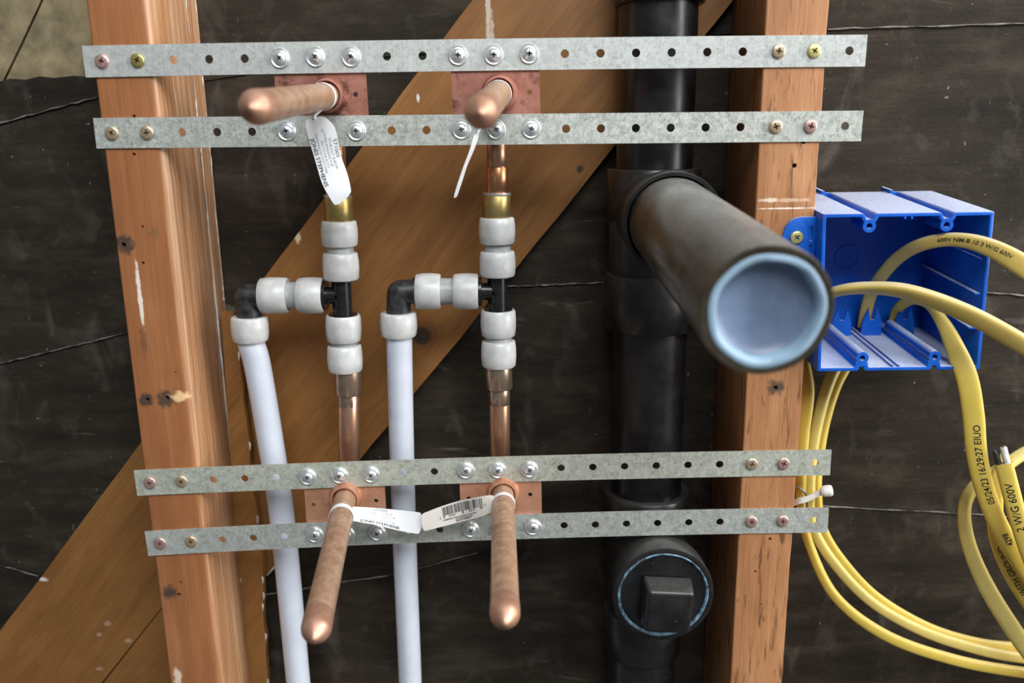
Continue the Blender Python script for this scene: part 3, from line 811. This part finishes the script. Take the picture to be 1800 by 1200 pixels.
mk('branch', lathe(HF-bd_*3.2, bd_, [(0, 1.3), (2.2, 1.3), (2.35, 1.4), (3.12, 1.42), (3.2, 1.40), (3.2, 1.30), (3.0, 1.27), (2.6, 1.25)], 56), ABS, st_, 45)
arm = thing('drain_stub_pipe', HF, 'thick dusty black drain arm jutting at the viewer in front of the right stud', 'drain pipe')
AL = (EC-HF).length
mk('pipe', lathe(HF, da_, [(-.6, 1.235), (AL-.05, 1.235), (AL, 1.21), (AL+.01, 1.1), (AL-.02, 1.06), (AL-.7, 1.06), (AL-.7, 0)], 72, .002), ABS_ARM, arm, 45)
cap = thing('test_cap', EC, 'pale blue test cap plugging the open end of the drain arm', 'pipe cap')
mk('cap_rim', lathe(EC, da_, [(-.5, 1.03), (-.04, 1.05), (.02, 1.075), (.04, 1.03), (.03, .96), (-.05, .91), (-.2, .89)], 56, 0.008), CAPW, cap, 50)
mk('cap_disc', lathe(EC, da_, [(-.2, .89), (-.30, .75), (-.34, .3), (-.34, 0)], 56), CAPD, cap, 50)
# cleanout tee and plug
ct = thing('cleanout_tee', S(1130), 'black cleanout tee at the foot of the drain stack, below the lowest strap', 'pipe fitting')
hub(ct, 858, 905, 1.46, 'upper_hub')
mk('tee_body', lathe(S(890), S(1130)-S(890), [(0, 1.3), ((S(1130)-S(890)).length, 1.3)], 48), ABS, ct, 60)
hub(ct, 1062, 1136, 1.36, 'lower_hub')
CF = at(1166, 1046, -.9)
mk('cleanout_hub', lathe(CF, (0.02, -1, 0), [(-3, 1.45), (-1.2, 1.5), (-.9, 1.6), (-.1, 1.62), (-.02, 1.6), (0, 1.52), (0, 1.46), (-.03, 1.45), (-.4, 1.45)], 64), ABS, ct, 40)
mk('thread_sealant', lathe(CF, (0.02, -1, 0), [(-.1, 1.46), (-.02, 1.45), (.0, 1.41), (-.02, 1.37), (-.1, 1.35)], 72, .004), TAPE, ct, 50)
pg = thing('cleanout_plug', CF, 'square headed black plug screwed into the cleanout', 'pipe plug')
mk('plug_disc', lathe(CF, (0.02, -1, 0), [(-.4, 1.36), (-.07, 1.36), (-.07, 0)], 56), ABS, pg, 40)
def sq(h, y): return [V((CF.x+0.06+x*h, y, CF.z-0.14+z*h)) for x, z in ((-1, -1), (1, -1), (1, 1), (-1, 1))]
r0, r1 = math.radians(-4), 0
def rotq(pts): return [V((CF.x+(p.x-CF.x)*math.cos(r0)-(p.z-CF.z)*math.sin(r0), p.y, CF.z+(p.x-CF.x)*math.sin(r0)+(p.z-CF.z)*math.cos(r0))) for p in pts]
A_, B_ = rotq(sq(.80, CF.y+.075)), rotq(sq(.71, CF.y-.8))
sqh = mk('square_head', (A_+B_, [(0, 1, 2, 3), (7, 6, 5, 4), (0, 4, 5, 1), (1, 5, 6, 2), (2, 6, 7, 3), (3, 7, 4, 0)]), ABS, pg)
bevel(sqh, .13, 4, 30)
mk('mould_mark', lathe((CF.x+.25, CF.y-.802, CF.z-.4), (0, -1, 0), [(0, .05), (.012, .055), (.012, .04), (0, .035)], 16), ABS_ARM, pg, 50)

# ------------------------------------------------------------------ blue electrical box
YE = -0.62
_tl, _tr, _br, _bl = at(1447, 374, YE), at(1748, 374, YE), at(1722, 651, YE), at(1437, 651, YE)
bx0, bx1 = _tl.x, _tr.x; bz1, bz0 = (_tl.z+_tr.z)/2, (_bl.z+_br.z)/2
bxl0, bxr0 = _bl.x, _br.x                # lower corners: the sides taper
YEB = 3.1
eb = thing('electrical_box', ((bx0+bx1)/2, YE, bz0), 'bright blue two-gang electrical box screwed to the right stud', 'electrical box')
T = .105
SHEAR = (0.10, YE)                      # the box leans: its back sits higher than its mouth
def xat(u, v): return at(u, v, YE).x
tb = [xat(1529, 390), xat(1665, 390)]; bb = [xat(1516, 630), xat(1643, 630)]
def outline():
    """outer outline, clockwise from the top left; inner outline with the same number of points"""
    o, i = [], []
    gw, gd = .15, .20                       # top channels (half width, depth)
    o += [(bx0, bz1)]; i += [(bx0+T, bz1-T)]
    for x in tb:
        o += [(x-gw-.06, bz1), (x-gw, bz1-.06), (x-gw*.55, bz1-gd), (x+gw*.55, bz1-gd), (x+gw, bz1-.06), (x+gw+.06, bz1)]
        i += [(x-gw-T, bz1-T), (x-gw-T*.9, bz1-.12), (x-gw*.55-T, bz1-gd-.045), (x+gw*.55+T, bz1-gd-.045), (x+gw+T*.9, bz1-.12), (x+gw+T, bz1-T)]
    o += [(bx1, bz1)]; i += [(bx1-T, bz1-T)]
    o += [(bxr0, bz0)]; i += [(bxr0-T, bz0+T)]
    for x in reversed(bb):
        o += [(x+.12, bz0), (x+.07, bz0+.06), (x+.06, bz0+.13), (x-.06, bz0+.13), (x-.07, bz0+.06), (x-.12, bz0)]
        i += [(x+.22, bz0+T), (x+.2, bz0+.14), (x+.18, bz0+.28), (x-.18, bz0+.28), (x-.2, bz0+.14), (x-.22, bz0+T)]
    o += [(bxl0, bz0)]; i += [(bxl0+T, bz0+T)]
    return o, i
o_, i_ = outline(); n = len(o_)
vs = []; fs = []
for y in (YE, YEB):
    vs += [V((x, y, z)) for x, z in o_]; vs += [V((x, y, z)) for x, z in i_]
for k in range(n):
    k2 = (k+1) % n
    fs.append((k, k2, n+k2, n+k)); fs.append((k, 2*n+k, 2*n+k2, k2)); fs.append((n+k, n+k2, 3*n+k2, 3*n+k)); fs.append((2*n+k, 3*n+k, 3*n+k2, 2*n+k2))
shell = mk('box_shell', (vs, fs), BLUE, eb); bevel(shell, .022, 2, 30, 35)
mk('back_panel', prism([(bx0+.01, bz1-.01), (bx1-.01, bz1-.01), (bxr0-.01, bz0+.01), (bxl0+.01, bz0+.01)], YEB-.02, YEB+.07), BLUE, eb)
def boss(x, z, r, name='screw_boss'):
    b_ = mk(name, lathe((x, YE-.004, z), (0, 1, 0), [(0, .085), (0, r), (.9, r), (.9, .085), (.0, .085)], 24), BLUE, eb, 50)
    mk('hole', lathe((x, YE+.45, z), (0, 1, 0), [(0, .086), (0, 0)], 16), BLACKINS, b_)
for x in tb: boss(x, bz1-.36, .19)
for x in bb: boss(x, bz0+.40, .185)
for x in bb:
    mk('rounded_rib', lathe((x, YE+.9, bz0+.40), (0, 1, 0), [(0, 0), (0, .178), (2.2, .178), (2.2, 0)], 20), BLUE, eb, 50)
# floor ribs, wall ledges, roof stops, knock-outs, clamps, rear tabs
xm = xat(1573, 645)
for dx in (-.07, .12): mk('floor_rib', box(xm+dx-.025, xm+dx+.025, YE+.02, YEB-.1, bz0+.05, bz0+.17), BLUE, eb)
for v in (456, 517, 577):
    z = at(1735, v, YE).z
    mk('wall_ledge', box(at(1741, v, YE).x-T-.16+.0, bx1-T-.28*(bz1-z)/(bz1-bz0), YE+.06, YEB, z-.03, z+.02), BLUE, eb)
for u in (1592, 1604):
    x = xat(u, 380); mk('roof_stop', box(x-.03, x+.03, YE+.01, YE+.9, bz1-T-.07, bz1-T+.02), BLUE, eb)
kc = at(1489, 452, YEB-.02)-V((0, 0, .37))
mk('knockout', lathe(kc, (0, -1, 0), [(0, .42), (.04, .42), (.04, .36), (.0, .36)], 28), BLUE, eb, 50)
for u, w_ in ((1475, .34), (1528, .34), (1585, .34)):
    x = at(u, 545, 2.6).x; z = bz0+.08
    f_ = mk('cable_clamp', join(prism([(x-w_, z), (x+w_, z), (x+w_*.9, z+.5), (x+w_*.45, z+.95), (x+w_*.2, z+.55), (x-w_*.2, z+.55), (x-w_*.45, z+.95), (x-w_*.9, z+.5)], 2.3, 2.37)), BLUE, eb)
for x in tb: mk('rear_tab', box(x-.22, x-.13, YEB-.4, YEB+.35, bz1-.02, bz1+.11), BLUE, eb)
SHEAR = None
# ear on the stud face
ez1, ez0 = at(1400, 381, -.05).z, at(1400, 600, -.05).z
ex0 = at(1371, 430, -.05).x
ear = [(bx0+.03, ez1), (ex0+.55, ez1), (ex0+.32, ez1-.06), (ex0+.14, ez1-.25), (ex0, ez1-.75), (ex0-.03, ez0+.4), (ex0+.2, ez0), (bx0+.03, ez0)]
ear_o = mk('mounting_ear', prism(ear, -.075, -.006), BLUE, eb)
sl = [box(at(1425, 412, 0).x-.05, at(1425, 412, 0).x+.03, -.3, -.022, at(1435, v+12, 0).z, at(1435, v-12, 0).z) for v in (410, 442)]
boolean_cut(ear_o, join(*sl)); bevel(ear_o, .015, 2, 40, 40)
share(gold_m, ear_o, at(1400, 417, -.078), .75, SC_YEL, 'screw')

# ------------------------------------------------------------------ yellow cables
class Cable:
    def __init__(s, name, pts, label, mat=YEL, group='yellow cables', n=12):
        """pts: (u, v, Y, half width, half thickness, roll degrees)"""
        P = smooth_path([(*at(u, v, y), a, b, r) for u, v, y, a, b, r in pts], n)
        s.p = [V(q[:3]) for q in P]; s.a = [q[3] for q in P]; s.b = [q[4] for q in P]; s.fr = []
        N = len(P); vs, fs = [], []; seg = 20; s.len = [0]
        for i in range(N):
            t = (s.p[min(i+1, N-1)]-s.p[max(i-1, 0)]).normalized()
            view = (s.p[i]-CAM).normalized()
            x = t.cross(view).normalized(); y = t.cross(x).normalized()      # x: across as seen, y: towards the viewer or away
            if y.dot(view) > 0: y = -y
            a = math.radians(P[i][5]); X = x*math.cos(a)+y*math.sin(a); Y = y*math.cos(a)-x*math.sin(a)
            s.fr.append((t, X, Y))
            for k in range(seg):
                th = 2*math.pi*k/seg; c_, d_ = math.cos(th), math.sin(th)
                e = .62
                vs.append(s.p[i]+X*s.a[i]*math.copysign(abs(c_)**e, c_)+Y*s.b[i]*math.copysign(abs(d_)**.8, d_))
            if i: s.len.append(s.len[-1]+(s.p[i]-s.p[i-1]).length)
        for i in range(N-1):
            for k in range(seg):
                k2 = (k+1) % seg; fs.append((i*seg+k, i*seg+k2, (i+1)*seg+k2, (i+1)*seg+k))
        fs.append(tuple(range(seg))); fs.append(tuple((N-1)*seg+k for k in range(seg)))
        s.root = thing(name, s.p[0], label, 'cable', group)
        s.o = mk('sheath', (vs, fs), mat, s.root, 50)
    def at(s, d):
        d = max(0, min(d, s.len[-1]-1e-4))
        i = max(j for j in range(len(s.len)) if s.len[j] <= d); i = min(i, len(s.p)-2)
        f = (d-s.len[i])/(s.len[i+1]-s.len[i])
        L = lambda A: A[i]*(1-f)+A[i+1]*f
        fr = [s.fr[i][k].lerp(s.fr[i+1][k], f) for k in range(3)]
        return s.p[i].lerp(s.p[i+1], f), fr, L(s.a), L(s.b)
    def near(s, u, v):
        best = min(range(len(s.p)), key=lambda i: (s.p[i]-CAM).normalized().angle((ray(u, v)).normalized()))
        return s.len[best]
    def text(s, txt, d0, size, direction=1, flip=1, off=0.0):
        vs, fs = text_mesh(txt, size, 0.002)
        out = []
        for x, y, z in vs:
            p, (t, X, Y), a, b = s.at(d0+direction*x)
            w_ = y*flip+off; q = min(.98, abs(w_)/a)
            bulge = b*(max(0, 1-q**(2/.62)))**.4
            out.append(p+X*w_+Y*(bulge+.006))
        mk('printed_text', (out, fs), INK, s.root)

cA = Cable('electric_cable', [(1518, 575, 2.75, .2, .1, 0), (1522, 548, 2.65, .2, .1, 0), (1531, 516, 2.3, .2, .1, 0), (1548, 487, 1.6, .2, .1, 0), (1580, 452, .8, .2, .11, 5), (1622, 429, 0, .2, .11, 15), (1680, 421, -.6, .21, .12, 25), (1740, 435, -1.0, .26, .12, 15), (1805, 471, -1.3, .31, .12, 0), (1880, 525, -1.5, .31, .12, 0), (1985, 640, -1.4, .3, .12, 0), (2090, 800, -1.2, .3, .12, 0), (2150, 980, -1.0, .3, .12, 0), (2180, 1180, -.8, .3, .12, 0), (2190, 1500, -.6, .3, .12, 0)],
           'yellow cable arching up out of the blue box to the right edge', YEL_D)
cA.text('600V NM-B 10 3 W/G 600V', cA.near(1650, 423), .17, 1, 1, .05)
cB = Cable('electric_cable', [(1424, 580, 2.5, .2, .12, 60), (1420, 550, 1.4, .2, .12, 60), (1434, 528, .3, .2, .12, 65), (1475, 511, -.5, .22, .13, 65), (1530, 506, -.9, .24, .14, 60), (1600, 514, -1.3, .27, .15, 50), (1700, 551, -1.7, .28, .15, 35), (1800, 606, -2.0, .28, .15, 25), (1900, 670, -2.1, .28, .15, 20), (2000, 770, -2.1, .28, .15, 15), (2080, 920, -2.0, .28, .15, 10), (2110, 1100, -1.9, .28, .15, 5), (2110, 1500, -1.7, .28, .15, 0)],
           'dusty yellow cable crossing the front of the blue box from behind the drain arm', YEL_D)
cC = Cable('electric_cable', [(1570, 575, 2.75, .17, .1, 0), (1575, 550, 2.6, .17, .1, 0), (1586, 535, 2.1, .17, .1, 10), (1607, 527, 1.5, .16, .1, 40), (1634, 537, .8, .17, .1, 50), (1660, 572, .1, .22, .11, 30), (1680, 615, -.4, .28, .12, 10), (1700, 665, -.8, .30, .12, 0), (1711, 730, -1.0, .30, .12, 0), (1716, 790, -1.1, .29, .12, 0), (1728, 850, -1.1, .28, .12, 0), (1752, 915, -1.0, .28, .12, 0), (1785, 975, -.9, .28, .12, 0), (1830, 1040, -.8, .28, .12, 0), (1890, 1120, -.7, .28, .12, 0), (1965, 1230, -.8, .28, .12, 0), (2020, 1360, -.9, .28, .12, 0), (2050, 1600, -.9, .28, .12, 0)],
           'yellow cable bending down out of the blue box, printed with a date and time')
cC.text('05/24/23 16:29:27 EIUO', cC.near(1744, 884), .27, -1, -1, .07)
cC.text('4298', cC.near(1778, 952), .25, -1, -1, .05)
cD = Cable('electric_cable', [(1764, 814, -1.5, .25, .12, 0), (1776, 860, -1.6, .25, .12, 0), (1792, 920, -1.7, .25, .12, 0), (1814, 985, -1.7, .25, .12, 0), (1850, 1070, -1.7, .25, .12, 0), (1890, 1150, -1.7, .25, .12, 0), (1930, 1260, -1.7, .25, .12, 0), (1955, 1400, -1.6, .25, .12, 0), (1960, 1600, -1.5, .25, .12, 0)],
           'yellow cable with a cut end showing its bare conductors', YEL)
cD.text('2 W/G 600V', cD.near(1797, 932), .30, -1, -1, .0)
d0 = (cD.p[0]-cD.p[3]).normalized(); X0 = cD.fr[0][1]
for off, m, nm, L in ((-.14 if X0.x > 0 else .14, BLACKINS, 'black_conductor', .42), (.10 if X0.x > 0 else -.10, WHITEINS, 'white_conductor', .5)):
    a = cD.p[0]+X0*off-d0*.3; b = cD.p[0]+X0*off+d0*L
    c_ = mk(nm, lathe(a, b-a, [(0, .095), ((b-a).length-.02, .095), ((b-a).length, .08), ((b-a).length, 0)], 16), m, cD.root, 50)
    mk('wire_core', lathe(b-d0*.1, d0, [(0, .045), (.13, .045), (.14, 0)], 10), WIRE if off < 0 else BARECU, c_, 50)
cE = Cable('electric_cable', [(2010, 1400, .3, .2, .14, 20), (2040, 1150, .35, .2, .14, 20), (2020, 950, .45, .2, .14, 20), (1960, 810, .6, .2, .14, 20), (1885, 772, .6, .2, .14, 20), (1810, 792, .4, .2, .14, 20), (1762, 822, .2, .2, .14, 20), (1718, 850, 0, .2, .14, 25), (1697, 885, -.1, .19, .14, 30), (1698, 935, 0, .21, .14, 25), (1715, 990, 0, .24, .14, 15), (1745, 1050, 0, .27, .14, 10), (1790, 1120, 0, .28, .14, 10), (1850, 1210, 0, .28, .14, 10), (1885, 1320, .15, .28, .14, 10), (1895, 1450, .2, .28, .14, 10), (1895, 1600, .2, .28, .14, 10)],
           'yellow cable looping left of the others at the right edge', YEL_P)
cF = Cable('electric_cable', [(1770, 800, -.3, .2, .1, 0), (1752, 850, -.4, .22, .11, 0), (1749, 905, -.5, .24, .11, 0), (1757, 955, -.5, .26, .12, 0), (1778, 1005, -.5, .27, .12, 0), (1812, 1060, -.5, .28, .12, 0), (1870, 1140, -.4, .28, .12, 0), (1925, 1240, -.35, .28, .12, 0), (1955, 1380, -.35, .28, .12, 0), (1965, 1600, -.35, .28, .12, 0)],
           'yellow cable printed with ground lettering, below the dated cable')
cF.text('2 WITH GROUND', cF.near(1806, 1050), .27, -1, -1, .0)
GW = 'long yellow cable '
cG1 = Cable('electric_cable', [(1412, 600, 2.9, .2, .12, 40), (1414, 640, 2.2, .2, .12, 30), (1420, 690, 1.7, .21, .12, 20), (1413, 760, 1.5, .2, .12, 30), (1409, 830, 1.4, .17, .12, 40), (1409, 890, 1.4, .17, .12, 40), (1424, 960, 1.3, .15, .12, 40), (1470, 1050, 1.1, .17, .13, 30), (1560, 1118, 1.0, .2, .13, 30), (1680, 1160, .9, .2, .13, 30), (1800, 1182, .9, .2, .13, 30), (1900, 1192, .9, .2, .13, 30), (2060, 1190, .9, .2, .13, 30), (2220, 1140, .9, .2, .13, 30), (2340, 1020, 1.0, .2, .13, 30), (2400, 820, 1.1, .2, .13, 30), (2410, 400, 1.2, .2, .13, 30)],
            'yellow cable closest to the right stud, outermost in the sweep to the bottom right', YEL)
cG2 = Cable('electric_cable', [(1490, 610, 3.0, .2, .12, 30), (1460, 665, 2.3, .2, .12, 30), (1440, 730, 1.9, .19, .12, 30), (1428, 800, 1.7, .17, .12, 30), (1424, 860, 1.6, .17, .12, 30), (1427, 920, 1.6, .17, .12, 30), (1462, 984, 1.5, .18, .12, 30), (1530, 1056, 1.4, .18, .12, 30), (1620, 1108, 1.3, .19, .12, 30), (1720, 1141, 1.2, .2, .12, 30), (1800, 1156, 1.2, .2, .12, 30), (1900, 1160, 1.2, .2, .12, 30), (2050, 1150, 1.3, .2, .12, 30), (2200, 1090, 1.4, .2, .12, 30), (2310, 980, 1.5, .2, .12, 30), (2360, 800, 1.6, .2, .12, 30), (2370, 400, 1.7, .2, .12, 30)],
            'middle one of the yellow cables running down beside the right stud', YEL_P)
cG3 = Cable('electric_cable', [(1505, 615, 3.1, .2, .12, 30), (1472, 672, 2.6, .19, .12, 30), (1452, 735, 2.2, .17, .12, 30), (1441, 800, 2.0, .15, .12, 40), (1437, 860, 1.9, .14, .12, 40), (1444, 925, 1.9, .18, .12, 30), (1478, 985, 1.8, .2, .12, 20), (1540, 1050, 1.7, .2, .12, 20), (1630, 1103, 1.6, .2, .12, 20), (1720, 1130, 1.5, .19, .12, 20), (1800, 1138, 1.5, .19, .12, 20), (1900, 1140, 1.5, .19, .12, 20), (2040, 1122, 1.7, .19, .12, 20), (2180, 1060, 1.9, .19, .12, 20), (2270, 960, 2.0, .19, .12, 20), (2310, 800, 2.1, .19, .12, 20), (2320, 400, 2.2, .19, .12, 20)],
            'innermost yellow cable in the sweep to the bottom right, farthest from the right stud', YEL)

# zip tie and wire staple by the right stud
zt = thing('cable_tie', at(1420, 872, 1.0), 'white cable tie with a blunt head round the yellow cables', 'cable tie')
pts = [at(1394, 884, 1.2), at(1405, 880, .95), at(1420, 876, .9), at(1434, 869, .9), at(1446, 864, .9)]
vs, fs = [], []
pp = [V(p) for p in smooth_path(pts, 6)]
for p in pp: vs += [p+V((0, -.03, .1)), p+V((0, -.03, -.1)), p+V((0, .03, -.1)), p+V((0, .03, .1))]
for i in range(len(pp)-1):
    for k in range(4): fs.append((i*4+k, i*4+(k+1) % 4, i*4+4+(k+1) % 4, i*4+4+k))
fs += [(0, 1, 2, 3), tuple(len(vs)-4+k for k in range(4))]
mk('strap_band', (vs, fs), NYLON, zt)
hc = at(1453, 862, .9)
hd = mk('locking_head', lathe(hc+V((-.2, .0, -.03)), (1, -.25, .2), [(0, 0), (0, .13), (.1, .19), (.3, .2), (.38, .16), (.4, .0)], 10), NYLON, zt); bevel(hd, .03, 2, 20)
ws = mk('wire_staple', tube([at(1390, 853, 1.3), at(1404, 857, 1.15), at(1415, 866, 1.05), at(1418, 880, 1.05), at(1418.5, 900, 1.1)], .04, 10), WIRE, None, 60)
tag(ws, 'bent grey wire staple beside the cable tie on the right stud', 'staple')

# ------------------------------------------------------------------ paper tags
LINES = [('571005', .155, .30), ('STUB OUT ELBOW', .115, .16), ('1/2" F1960 W/FLANGE 4"x8"', .10, .05), ('IGC 319 CSA B137.5', .10, -.06), ('Performance For ASTM F1960', .10, -.165), ('JONES STEPHENS', .165, -.30)]
class Tag:
    """a bent paper tag: centre line in 3-D, half width vector per point. s runs from the neck to the free end"""
    def __init__(s, centre, across, label, paper, ll_):
        s.c = [V(p) for p in smooth_path(centre, 8)]; s.w = [V(p) for p in smooth_path(across, 8)]
        s.len = [0]
        for a, b in zip(s.c, s.c[1:]): s.len.append(s.len[-1]+(b-a).length)
        s.root = thing('paper_tag', s.c[-1], label, 'paper tag', 'paper tags on the copper stubs')
        N = len(s.c); vs, fs = [], []; L = s.len[-1]; th = .012
        for i in range(N):
            f = s.len[i]
            e = min(1, .62+.38*math.sqrt(max(0, 1-max(0, 1-f/.16)**2)), .55+.45*math.sqrt(max(0, 1-max(0, 1-(L-f)/.1)**2)))
            nrm = s.normal(i)
            for side in (1, -1): vs += [s.c[i]+s.w[i]*e+nrm*th/2*side, s.c[i]+nrm*th/2*side, s.c[i]-s.w[i]*e+nrm*th/2*side]
        for i in range(N-1):
            a, b = i*6, i*6+6
            fs += [(a, a+1, b+1, b), (a+1, a+2, b+2, b+1), (a+3, b+3, b+4, a+4), (a+4, b+4, b+5, a+5), (a, b, b+3, a+3), (a+2, a+5, b+5, b+2)]
        fs += [(0, 3, 4, 1), (1, 4, 5, 2)]; q = (N-1)*6; fs += [(q, q+1, q+4, q+3), (q+1, q+2, q+5, q+4)]
        s.o = mk('tag_sheet', (vs, fs), paper, s.root, 40)
    def normal(s, i):
        t = (s.c[min(i+1, len(s.c)-1)]-s.c[max(i-1, 0)]).normalized(); n_ = t.cross(s.w[i]).normalized()
        return n_ if n_.dot(CAM-s.c[i]) > 0 else -n_
    def pt(s, d, w_, lift=.012):
        d = max(0, min(d, s.len[-1]-1e-4)); i = max(j for j in range(len(s.len)) if s.len[j] <= d); i = min(i, len(s.c)-2)
        f = (d-s.len[i])/(s.len[i+1]-s.len[i])
        return s.c[i].lerp(s.c[i+1], f)+s.w[i].lerp(s.w[i+1], f)*w_+s.normal(i)*lift
    def text(s, txt, d0, w0, size, sgn=1, bold=0, mat=INK, along=1, align='LEFT', squeeze=1.0):
        vs, fs = text_mesh(txt, size, bold, align); W = s.w[len(s.w)//2].length
        mk('printed_text', ([s.pt(d0+along*x*squeeze, (w0+y*sgn)/W) for x, y, z in vs], fs), mat, s.root)
def band(root, b3, d, t, r, w_, mat, name='tie_band', tilt=0.25):
    ax = (d+V((0, 0, tilt))*0).normalized()
    return mk(name, lathe(b3+d*t, ax, [(0, r), (0, r+.012), (w_, r+.012), (w_, r), (0, r)], 36), mat, root, 50)

# upper left: hangs down, text reads down
Yt = -1.05
cpts = [at(552, 207, Yt), at(566, 235, Yt-.1), at(576, 275, Yt), at(590, 318, Yt+.05), at(604, 352, Yt+.05)]
def acr(u, v, du, dv, Y, dY=0): return at(u+du, v+dv, Y+dY)-at(u, v, Y)
ac = [acr(552, 207, 17, -4, Yt), acr(566, 235, 23, -9, Yt), acr(576, 275, 22, -6, Yt, .1), acr(590, 318, 22, -8, Yt, .1), acr(604, 352, 14, -12, Yt)]
t1 = Tag(cpts, ac, 'white printed paper tag hanging below the upper left copper stub', PAPER, 0)
W1 = t1.w[len(t1.w)//2].length
for (tx, sz, o), st0 in zip(LINES, (.72, .66, .36, .66, .45, .52)):
    t1.text(tx, st0, o*.92, sz*.88, 1, .002 if tx.startswith('J') else 0, INK if sz > .12 else INK_G, 1, 'LEFT', 1.22 if sz > .12 else 1.0)
band(t1.root, ulb, uld, .72, .358, .2, PAPER)
mk('neck', tube([ulb+uld*.85+V((0, -.1, -.33)), at(553, 203, Yt), at(554, 210, Yt)], .04, 8, True, 3), PAPER, t1.root, 60)

# upper right: seen edge-on
Yt = -1.3
cpts = [at(838, 236, Yt), at(830, 262, Yt), at(818, 292, Yt), at(808, 322, Yt), at(800, 347, Yt)]
ac = [V((.06, .25, .0)), V((.05, .33, .02)), V((.03, .33, .0)), V((.035, .33, 0)), V((.03, .28, 0))]
t2 = Tag(cpts, ac, 'white paper tag seen edge-on below the upper right copper stub', PAPER, 0)
band(t2.root, urb, urd, .52, .358, .2, PAPER)
mk('neck', tube([urb+urd*.65+V((0, -.05, -.33)), at(845, 222, Yt), at(838, 238, Yt)], .045, 8, True, 3), PAPER, t2.root, 60)

# lower left: sticks out to the right
Yt = -1.0
cpts = [at(605, 901, Yt-.25), at(632, 904, Yt-.25), at(665, 908, Yt), at(700, 914, Yt+.1), at(741, 920, Yt+.15)]
ac = [acr(605, 901, 2, -11, Yt), acr(632, 904, 0, -13, Yt, .25), acr(665, 908, 0, -15, Yt, .2), acr(700, 914, 0, -18, Yt, .05), acr(741, 920, 2, -19, Yt)]
t3 = Tag(cpts, ac, 'white printed paper tag sticking out right from the lower left copper stub', PAPER, 0)
for (tx, sz, o), st0 in zip(LINES, (1.15, 1.15, 1.15, 1.15, 1.12, 1.12)):
    t3.text(tx, st0, o*.70, sz*.66, 1, .002 if tx.startswith('J') else 0, INK if sz > .12 else INK_G, 1, 'CENTER', 1.5 if sz > .12 else 1.2)
band(t3.root, llb, lld, 1.35, .358, .22, PAPER)
mk('neck', tube([llb+lld*1.5+V((-.2, -.28, 0)), at(596, 903, Yt-.3), at(607, 901, Yt-.25)], .06, 8, True, 3), PAPER, t3.root, 60)

# lower right: barcode side
Yt = -.85
cpts = [at(871, 882, Yt-.25), at(845, 890, Yt-.25), at(810, 898, Yt), at(775, 908, Yt), at(741, 919, Yt-.05)]
ac = [acr(871, 882, -3, -13, Yt), acr(845, 890, -2, -17, Yt), acr(810, 898, -3, -18, Yt, .05), acr(775, 908, -3, -17, Yt, .05), acr(741, 919, -2, -15, Yt)]
t4 = Tag(cpts, ac, 'cream barcode tag sticking out left from the lower right copper stub', PAPER_B, 0)
W4 = t4.w[len(t4.w)//2].length; L4 = t4.len[-1]
rnd = random.Random(5); d = .42; vs, fs = [], []
while d < 1.78:
    bw = rnd.choice((.012, .012, .024, .036))
    lowb = .02 if (d < .5 or 1.08 < d < 1.14 or d > 1.7) else .10
    q = [t4.pt(d, .84), t4.pt(d+bw, .84), t4.pt(d+bw, (lowb-.10)/W4), t4.pt(d, (lowb-.10)/W4)]
    k = len(vs); vs += q; fs.append((k, k+1, k+2, k+3)); d += bw+rnd.choice((.012, .02, .03))
mk('barcode', (vs, fs), INK, t4.root)
for tx, st0, o, sz in (('7', 1.90, -.06, .1), ('17510', 1.62, -.05, .095), ('0', 1.14, -.05, .095), ('23214', .92, -.05, .095), ('5', .36, .02, .1),
                       ('WARNING: Cancer and Reproductive Harm', 1.80, -.145, .066), ('www.P65Warnings.ca.gov', 1.40, -.205, .062), ('MADE IN MEXICO', 1.40, -.265, .07)):
    t4.text(tx, st0, o, sz, 1, .002, INK, -1, 'LEFT', .95)
band(t4.root, lrb, lrd, .95, .358, .2, PAPER)
mk('neck', tube([lrb+lrd*1.05+V((.2, -.30, 0)), lrb+lrd*1.05+V((-.1, -.36, -.03)), at(870, 882, Yt-.28)], .055, 8, True, 3), PAPER, t4.root, 60)

# faded print on the straight white pipe
vs, fs = text_mesh('POTABLE TUBING  3/4 IN  SDR9', .16)
pipe, pp = p2
q = [V(p) for p in smooth_path(pp, 8)]
ln = [0]
for a, b in zip(q, q[1:]): ln.append(ln[-1]+(b-a).length)
out = []
for x, y, z in vs:
    d = x+1.2; i = min(max(j for j in range(len(ln)) if ln[j] <= d), len(q)-2); f = (d-ln[i])/(ln[i+1]-ln[i])
    c = q[i].lerp(q[i+1], f); an = math.radians(-138)+y/.41
    out.append(c+V((math.cos(an), math.sin(an), 0))*.414)
mk('printed_text', (out, fs), INK_B, pipe)
